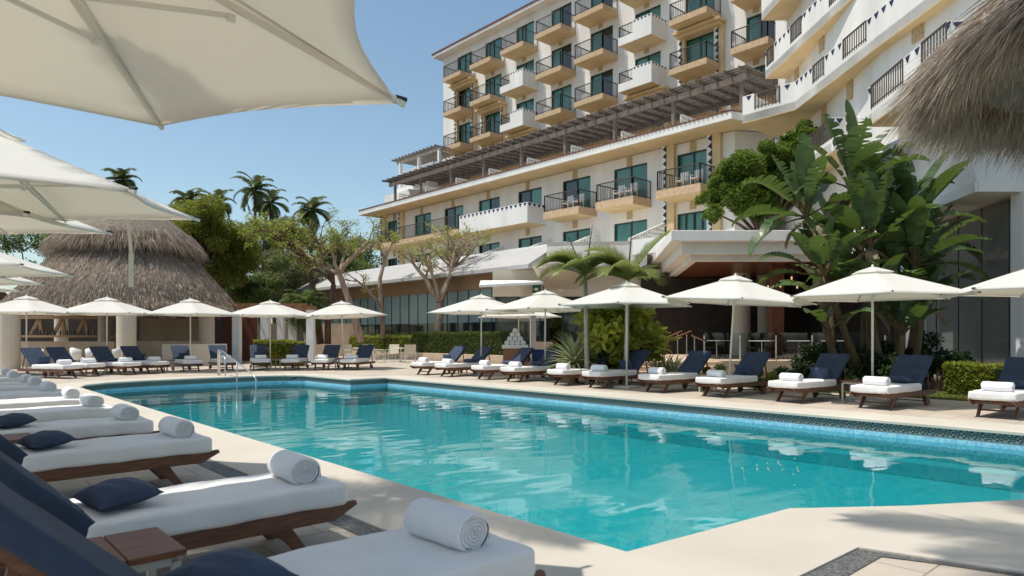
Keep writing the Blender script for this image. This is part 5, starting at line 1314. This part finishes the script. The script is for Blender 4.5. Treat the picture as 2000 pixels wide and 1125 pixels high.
# ---------------------------------------------------------------- trees with bare pruned limbs
def bare_tree(name, label, trunk, radii, tips, seed, lm='lime', tuft=26, tsz=.17, bark='bark', sub=3, ntw=3, group='pruned trees before the glass front'):
    """trunk: list of points; tips: (start index on trunk, end point, radius) main limbs"""
    q = random.Random(seed); o = thing(name, label, 'tree', trunk[0], group=group); m = MB(); m.tube(trunk, radii, 10)
    tw = MB(); pts = []
    def limb(a, b, r, depth):
        a, b = Vector(a), Vector(b); L_ = (b-a).length; n = 5; path = [a]; off = Vector((0, 0, 0))
        for i in range(1, n): off += Vector((q.uniform(-1, 1), q.uniform(-1, 1), q.uniform(-.6, .9)))*L_*.055; path.append(a.lerp(b, i/n)+off)
        path.append(b); rad = [r*(1-.5*i/n) for i in range(n+1)]
        (m if depth == 0 else tw).tube(path, rad, 7 if depth == 0 else 5)
        if depth < sub:
            for k in range(ntw+(depth == 0)+(depth == 1)):
                i = q.randint(2, n); s_ = path[i]; dr = (b-a).normalized()*.7+Vector((q.uniform(-1, 1), q.uniform(-1, 1), q.uniform(-.45, .55)))*.95; dr.normalize()
                limb(s_, s_+dr*L_*q.uniform(.30, .50), rad[i]*.74, depth+1)
        else:
            for k in range(2): pts.append(b+Vector((q.gauss(0, .08), q.gauss(0, .08), q.gauss(0, .06))))
        if depth == sub-1 and q.random() < .5: pts.append(b)
    for i, e, r in tips: limb(trunk[i], e, r, 0)
    link('trunk', m, M[bark], o, smooth=True); link('branches', tw, M[bark], o, smooth=True)
    P_ = np.array([list(p) for p in pts]); keep = rng.random(len(P_)) < .55; P_ = P_[keep]; tuft = max(4, tuft//4); pp2 = np.repeat(P_, tuft, axis=0)+rng.normal(size=(len(P_)*tuft, 3))*.10
    link('leaf_tufts', leaves_at(pp2, tsz*.85, asp=2.2), M[lm], o); return o
def PP(l): return [P(px, d, py=py) for px, py, d in l]
D = 39.5
bare_tree('pruned_tree', 'pale-barked pruned tree with a Y fork standing before the glass front', PP([(855, 668, D), (857, 630, D), (860, 592, D)]), [.27, .23, .24],
          [(2, P(815, 520, py=520, ) if False else P(808, D, py=515), .17), (2, P(838, D-.8, py=500), .12), (2, P(868, D+.3, py=470), .17), (2, P(905, D-.4, py=478), .15), (2, P(882, D+1, py=505), .13)], 4, sub=3, ntw=4, tuft=16, tsz=.15)
bare_tree('pruned_tree', 'reddish pruned tree leaning left, right of the pale forked tree', PP([(915, 668, D+1), (908, 610, D+1), (897, 560, D+1), (893, 520, D+1)]), [.17, .15, .13, .12],
          [(3, P(905, D+1, py=470), .10), (3, P(935, D+1, py=480), .09), (2, P(880, D+1, py=520), .06)], 8, sub=2, ntw=4, tuft=14)
bare_tree('pruned_tree', 'thin pruned tree with a kinked trunk between two forked trees', PP([(749, 662, D+3), (745, 600, D+3), (742, 545, D+3), (752, 505, D+3)]), [.17, .15, .13, .11],
          [(3, P(765, D+3, py=470), .09), (3, P(735, D+3, py=470), .08), (1, P(692, D+2, py=545), .10)], 15, sub=3, ntw=3, tuft=12)
bare_tree('pruned_tree', 'pruned tree with a thick trunk leaning left behind a white parasol', PP([(706, 668, D), (690, 610, D), (672, 560, D), (662, 535, D)]), [.24, .21, .18, .16],
          [(3, P(700, D, py=490), .12), (3, P(640, D-.6, py=480), .13), (3, P(600, D, py=500), .11), (3, P(735, D-.5, py=475), .12), (3, P(668, D+1, py=480), .12)], 21, sub=3, ntw=4, tuft=14, tsz=.15)
bare_tree('pruned_tree', 'dark pruned tree with a slim upright trunk left of the leaning one', PP([(640, 672, D+1), (641, 610, D+1), (652, 555, D+1)]), [.20, .17, .15],
          [(2, P(610, D+1, py=470), .11), (2, P(575, D, py=480), .10), (2, P(660, D+1, py=470), .10), (2, P(625, D+2, py=462), .10)], 33, bark='barkd', sub=3, ntw=4, tuft=14, tsz=.15)
bare_tree('pruned_tree', 'dark curving tree with long bare boughs reaching left over the pergola', PP([(626, 672, D+2), (618, 600, D+2), (605, 530, D+2), (592, 500, D+2)]), [.22, .19, .16, .14],
          [(3, P(530, D+1, py=465), .12), (3, P(545, D+2, py=450), .10), (3, P(580, D+2, py=455), .10), (3, P(510, D, py=450), .09)], 41, bark='barkd', sub=3, ntw=4, tuft=26, tsz=.17)
# ---------------------------------------------------------------- background trees and palms
def bt_(px, py, d): return P(px, d, py=py)
tree('spreading_tree', 'big bright yellow-green tree behind the thatched bar', P(405, 44, z=0), bt_(405, 478, 44), (3.5, 3.3, 3.1), 80000, 'tree_y', 75, .15, .3, cr=.85, seed=3)
tree('leafy_tree', 'dense green tree behind the garden pergola', P(480, 50, z=0), bt_(478, 545, 50), (3.2, 3, 2.6), 30000, 'tree_g', 20, .17, .25, seed=5)
tree('leafy_tree', 'olive-grey tree between the dark trunks and the pergola', P(548, 54, z=0), bt_(552, 560, 54), (3.4, 3, 2.8), 26000, 'tree_o', 20, .17, .25, seed=6)
tree('leafy_tree', 'pale olive tree seen through the bare branches', P(515, 58, z=0), bt_(535, 480, 58), (3.8, 3, 2.6), 26000, 'tree_o', 18, .17, .25, seed=8)
tree('leafy_tree', 'rounded green tree behind the bare trunks', P(645, 60, z=0), bt_(640, 555, 60), (5.0, 4, 4.2), 30000, 'tree_g', 24, .2, .25, seed=9)
tree('leafy_tree', 'green tree at the left end of the hotel', P(705, 66, z=0), bt_(715, 520, 66), (4.2, 4, 3.6), 24000, 'tree_g', 20, .2, .25, seed=10)
tree('leafy_tree', 'dark tree behind the bar at the far left', P(60, 60, z=0), bt_(60, 560, 60), (6, 4, 5), 22000, 'tree_g', 22, .22, .3, seed=12)
tree('leafy_tree', 'low olive tree far behind the white pergola', P(590, 75, z=0), bt_(590, 590, 75), (8, 5, 5), 26000, 'tree_o', 26, .25, .3, seed=13)
for i, (px, py, d, L_, lab) in enumerate(((238, 352, 62, 2.0, 'coconut palm peeping over the thatched bar'), (368, 392, 60, 2.0, 'coconut palm rising behind the yellow-green tree'), (424, 398, 58, 2.2, 'drooping coconut palm right of the yellow-green tree'),
                                    (499, 372, 60, 2.5, 'tallest coconut palm against the sky'), (528, 398, 64, 2.4, 'coconut palm just right of the tallest one'), (608, 412, 60, 2.3, 'coconut palm standing alone over the bare branches'))):
    tp_ = bt_(px, py, d); palm('coconut_palm', lab, (tp_.x+.5, tp_.y, 0), tp_, 19, L_*.88, 'palm_d', .17, 'coconut palms on the skyline', .70, 30, .05, (85, -55), i)
# ficus above the canopy
base = P(1490, 29.5, z=5.5); t = thing('ficus_tree', 'dense broad dark green ficus above the restaurant roof', 'tree', base)
q = random.Random(5); cl = []; m = MB()
for px, py, rr in ((1402, 385, .62), (1425, 350, .8), (1455, 325, .85), (1450, 385, .85), (1490, 400, .7), (1490, 345, 1.0), (1525, 310, .9), (1530, 375, .85), (1565, 290, .75), (1572, 340, .9), (1602, 300, .65), (1605, 345, .6), (1395, 415, .4), (1545, 270, .35), (1590, 262, .28)):
    c = P(px, 29.5+q.uniform(-.8, .8), py=py); cl.append((tuple(c), (rr*.92, rr*.9, rr*.72)))
    for k in range(8): e = c+Vector((q.gauss(0, 1), q.gauss(0, 1), q.gauss(0, .8)))*rr*.62; s2 = rr*q.uniform(.28, .48); cl.append((tuple(e), (s2, s2, s2*.8)))
    m.tube([base, base.lerp(c, .5)+Vector((0, 0, .1)), c], [.10, .06, .02], 5)
link('trunk', m, M['barkd'], t, smooth=True); link('crown', leaf_cloud(cl, 130000, .11, shell=.5), M['ficus'], t)
# feather palms before the restaurant
def fpalm(name, label, base, top, fr, seed, L_=2.0, lm='palm_y'):
    random.seed(seed); t = thing(name, label, 'palm tree', base); m = MB(); b = Vector(base); tpv = Vector(top); m.tube([b, b.lerp(tpv, .5), tpv], [.075, .065, .055], 10); link('trunk', m, M['pale_trunk'], t, smooth=True)
    mr = MB(); qs = []
    for az, el, l, dr in fr: frond(mr, qs, tpv, R(az), R(el), l*1.05, R(dr*.85), 34, .62, .028, .8, .10)
    link('frond_stalks', mr, M[lm], t); link('fronds', quadmesh(qs), M[lm], t)
    for k, (px, py) in enumerate(fr_sp[seed]):
        m = MB(); m.tube([tpv, P(px, RD(tpv), py=py)], [.035, .008], 5); link('spear_leaf', m, M['palm'], t)
    return t
def RD(v): return SA*v.x+CA*v.y
fr_sp = {1: [(1110, 462), (1157, 440)], 2: [(1235, 430)]}
az0 = -42                                             # world azimuth of image right
tA = P(1143, 19.5, py=540); fpalm('feather_palm', 'feather palm with fronds arching left, before the entrance', P(1147, 19.5, z=0), tA,
      [(az0+180, 50, 1.45, 115), (az0+172, 32, 1.35, 105), (az0+200, 62, 1.3, 120), (az0+20, 55, 1.3, 110), (az0+350, 60, 1.2, 115), (az0+95, 60, 1.1, 110), (az0+220, 40, 1.2, 120), (az0+160, 65, 1.3, 120), (az0+185, 45, 1.4, 100), (az0+120, 50, 1.3, 110), (az0-30, 50, 1.2, 115)], 1)
tB = P(1226, 19.0, py=548); fpalm('feather_palm', 'feather palm with one upright frond leaning right, before the canopy', P(1222, 19.0, z=0), tB,
      [(az0+8, 58, 1.75, 28), (az0+180, 55, 1.6, 120), (az0+190, 70, 1.5, 110), (az0+150, 60, 1.4, 130), (az0+230, 45, 1.3, 120), (az0+175, 35, 1.5, 110), (az0+20, 30, 1.0, 100), (az0+300, 40, 1.0, 110), (az0+200, 55, 1.5, 100), (az0+60, 45, 1.2, 110), (az0+182, 25, 1.3, 90)], 2)
# ---------------------------------------------------------------- bananas / giant strelitzia
def banana(name, label, base, top, leaves, seed, n=8, L_=1.5, W=.46, dry=3, tr=.085, up=False):
    random.seed(seed); t = thing(name, label, 'banana plant', base, group='banana clump'); b, tp_ = Vector(base), Vector(top)
    m = MB(); bow = Vector((random.uniform(-.2, .2), random.uniform(-.2, .2), 0)); pts = [b.lerp(tp_, k/6)+bow*math.sin(math.pi*k/6) for k in range(7)]
    m.tube(pts, [tr*(1.3-.5*k/6)*(1.05 if k % 2 else .95) for k in range(7)], 9); link('stem', m, M['stem'], t, smooth=True)
    qs = []; dq = []; pm = MB(); specs = list(leaves)
    for i in range(n):
        specs.append((random.uniform(0, 360), random.uniform(28, 80), random.uniform(.75, 1.1)))
    for az, el, sc in specs:
        az, el = R(az), R(el); d = Vector((math.cos(az)*math.cos(el), math.sin(az)*math.cos(el), math.sin(el))); pl = .35+.3*random.random()
        p0 = tp_; p1 = tp_+d*pl; pm.tube([p0, p0.lerp(p1, .5)+Vector((0, 0, .03)), p1], [.035, .026, .018], 5)
        side = Vector((-math.sin(az), math.cos(az), 0))+Vector((0, 0, random.uniform(-.5, .5)))
        paddle(qs, p1, d, side, L_*sc, W*random.uniform(.85, 1.15), R(14+80*math.cos(el)**2*random.uniform(.6, 1.1)), random.uniform(.15, .5), random.choice([.05, .2, .45]), 14)
    if tp_.z-b.z > 2.4:
        for i in range(6):
            lo = pts[3] if i % 2 else pts[4]; az = random.uniform(0, 2*math.pi); el = R(random.uniform(25, 75)); d = Vector((math.cos(az)*math.cos(el), math.sin(az)*math.cos(el), math.sin(el)))
            pm.tube([lo, lo+d*.5], [.03, .018], 5); paddle(qs, lo+d*.5, d, (-math.sin(az), math.cos(az), random.uniform(-.5, .5)), L_*random.uniform(.75, 1.0), W, R(60), .3, random.choice([.1, .4]), 12)
    for i in range(dry):
        az = random.uniform(0, 2*math.pi); d = Vector((math.cos(az), math.sin(az), -.5)); paddle(dq, tp_-Vector((0, 0, .1)), d, (-math.sin(az), math.cos(az), .3), L_*.7, W*.5, R(80), .6, .7, 8)
    link('leaf_stalks', pm, M['stem'], t); link('leaves', quadmesh(qs), M['banana'], t)
    if dry: link('dry_leaves', quadmesh(dq), M['banana_dry'], t)
    return t
def bn(i, lab, bx, tx_, ty, d, lv, n, L_, W, dry=2):
    banana('banana_plant', lab, P(bx, d, z=0), P(tx_, d, py=ty), lv, 50+i, n, L_, W, dry)
r_ = az0; l_ = az0+180
bn(0, 'tallest banana plant with one blade standing straight up', 1705, 1664, 372, 18.6, [(r_+120, 86, 1.2), (l_+10, 70, 1.0), (l_-10, 55, 1.05), (r_, 62, 1.0), (r_-20, 35, .9), (l_+20, 15, .9), (r_+5, 48, 1.15)], 6, 1.6, .58, 7)
bn(1, 'banana plant leaning left with ragged drooping blades over the canopy', 1690, 1575, 425, 18.2, [(l_, 65, .95), (l_+15, 40, 1.0), (l_-15, 15, 1.0), (l_+30, 0, 1.0), (l_+5, -15, .95), (r_+60, 75, 1.0), (l_+60, 72, 1.1)], 6, 1.5, .5, 6)
bn(2, 'banana plant with broad upright blades at the right of the clump', 1765, 1772, 445, 18.9, [(l_+20, 80, 1.2), (r_, 64, 1.35), (r_+10, 52, 1.3), (r_+90, 82, 1.15), (l_, 55, 1.0), (r_-10, 22, 1.1), (l_-60, 80, 1.1)], 5, 1.6, .6, 2)
bn(3, 'middle banana plant with wide folded blades', 1730, 1700, 480, 17.9, [(l_, 76, 1.1), (r_+15, 80, 1.1), (l_-20, 35, 1.0), (r_-80, 70, 1.0), (l_+50, 80, 1.1)], 7, 1.5, .56, 5)
bn(4, 'banana plant at the right edge of the clump with an arching pale blade', 1775, 1785, 520, 18.0, [(r_, 28, 1.1), (r_-25, 48, 1.0), (r_+20, 65, 1.0), (r_-10, 5, 1.0), (r_+5, 75, 1.1)], 6, 1.45, .54, 1)
bn(5, 'low banana plant left of the clump before the restaurant columns', 1660, 1608, 540, 17.8, [(l_, 30, 1.0), (l_+20, 55, .9), (l_-25, 10, .9), (l_, 75, 1.1)], 7, 1.25, .48, 3)
bn(6, 'low banana plant in the dark at the right foot of the clump', 1785, 1800, 590, 19.3, [(r_, 40, 1.0), (r_+30, 60, 1.0), (r_-30, 15, .9), (r_, 78, 1.1)], 8, 1.35, .5, 1)
bn(7, 'short inner banana plant between the tall stems', 1700, 1690, 595, 19.6, [(l_, 80, 1.1), (r_, 78, 1.1)], 10, 1.35, .5, 2)
bn(8, 'young banana plant with upright blades in the middle of the clump', 1745, 1748, 545, 18.4, [(l_+10, 82, 1.2), (r_-10, 74, 1.2), (r_+40, 62, 1.1)], 8, 1.5, .54, 2)
bn(9, 'banana plant behind the left stems with dark folded blades', 1640, 1640, 500, 20.0, [(l_-10, 72, 1.1), (r_+10, 70, 1.1), (l_+20, 50, 1.0)], 9, 1.5, .54, 3)
bn(10, 'banana plant at the back with blades over the pavilion roof', 1800, 1805, 490, 21.0, [(r_, 45, 1.1), (l_, 60, 1.0), (r_, 15, 1.1)], 8, 1.45, .5, 1)
bn(11, 'knee-high banana shoot at the foot of the clump', 1760, 1762, 655, 17.6, [(l_, 60, 1.0), (r_, 65, 1.0)], 7, 1.0, .4, 0)
bn(12, 'banana plant between the two tallest crowns', 1735, 1722, 420, 19.8, [(l_, 60, 1.0), (r_, 75, 1.2), (r_-30, 40, 1.1)], 7, 1.5, .55, 4)
# ---------------------------------------------------------------- palm trunk at the left edge and its crown above the frame
c = V(-3.53, 4.35, 0)
random.seed(9); lt = thing('coconut_palm', 'rough palm trunk at the very left edge among the nearest loungers', 'palm tree', c)
m = MB(); pts = []; rd = []
for k in range(41):
    z = k*.22; pts.append((c.x+.05*math.sin(z*1.1)-z*.012-.05*max(0, z-5), c.y-.02*z+.03*math.sin(z*2.0)+.16*max(0, z-4)**1.4, z)); rd.append((.165-.009*z+.045*math.exp(-z*1.5))*(1.06 if k % 2 else .96))
m.tube(pts, rd, 14); link('trunk', m, M['palmtrunk'], lt, smooth=True)
mr = MB(); qs = []
for i in range(9): frond(mr, qs, Vector(pts[-1]), i*2.4, R(60-70*(i/9)), 2.1, R(80), 22, .6, .04)
link('frond_stalks', mr, M['palm'], lt); link('fronds', quadmesh(qs), M['palm'], lt)
# second leaning coconut palm whose crown stays above the frame and dapples the near deck
b0 = V(-4.2, -1.2, 0); t0 = V(.9, 3.5, 8.5); lt2 = thing('coconut_palm', 'tall leaning coconut palm beside the viewpoint, its crown shading the near deck', 'palm tree', b0); m = MB(); pts = [b0.lerp(t0, k/14)+Vector((0, 0, 1.1*math.sin(math.pi*k/14)*.4)) for k in range(15)]
m.tube(pts, [.17-.004*k for k in range(15)], 10); link('trunk', m, M['palmtrunk'], lt2, smooth=True); mr = MB(); qs = []
for i in range(11): frond(mr, qs, Vector(pts[-1]), i*2.4, R(55-70*(i/11)), 2.0, R(80), 22, .6, .04)
link('frond_stalks', mr, M['palm'], lt2); link('fronds', quadmesh(qs), M['palm'], lt2)
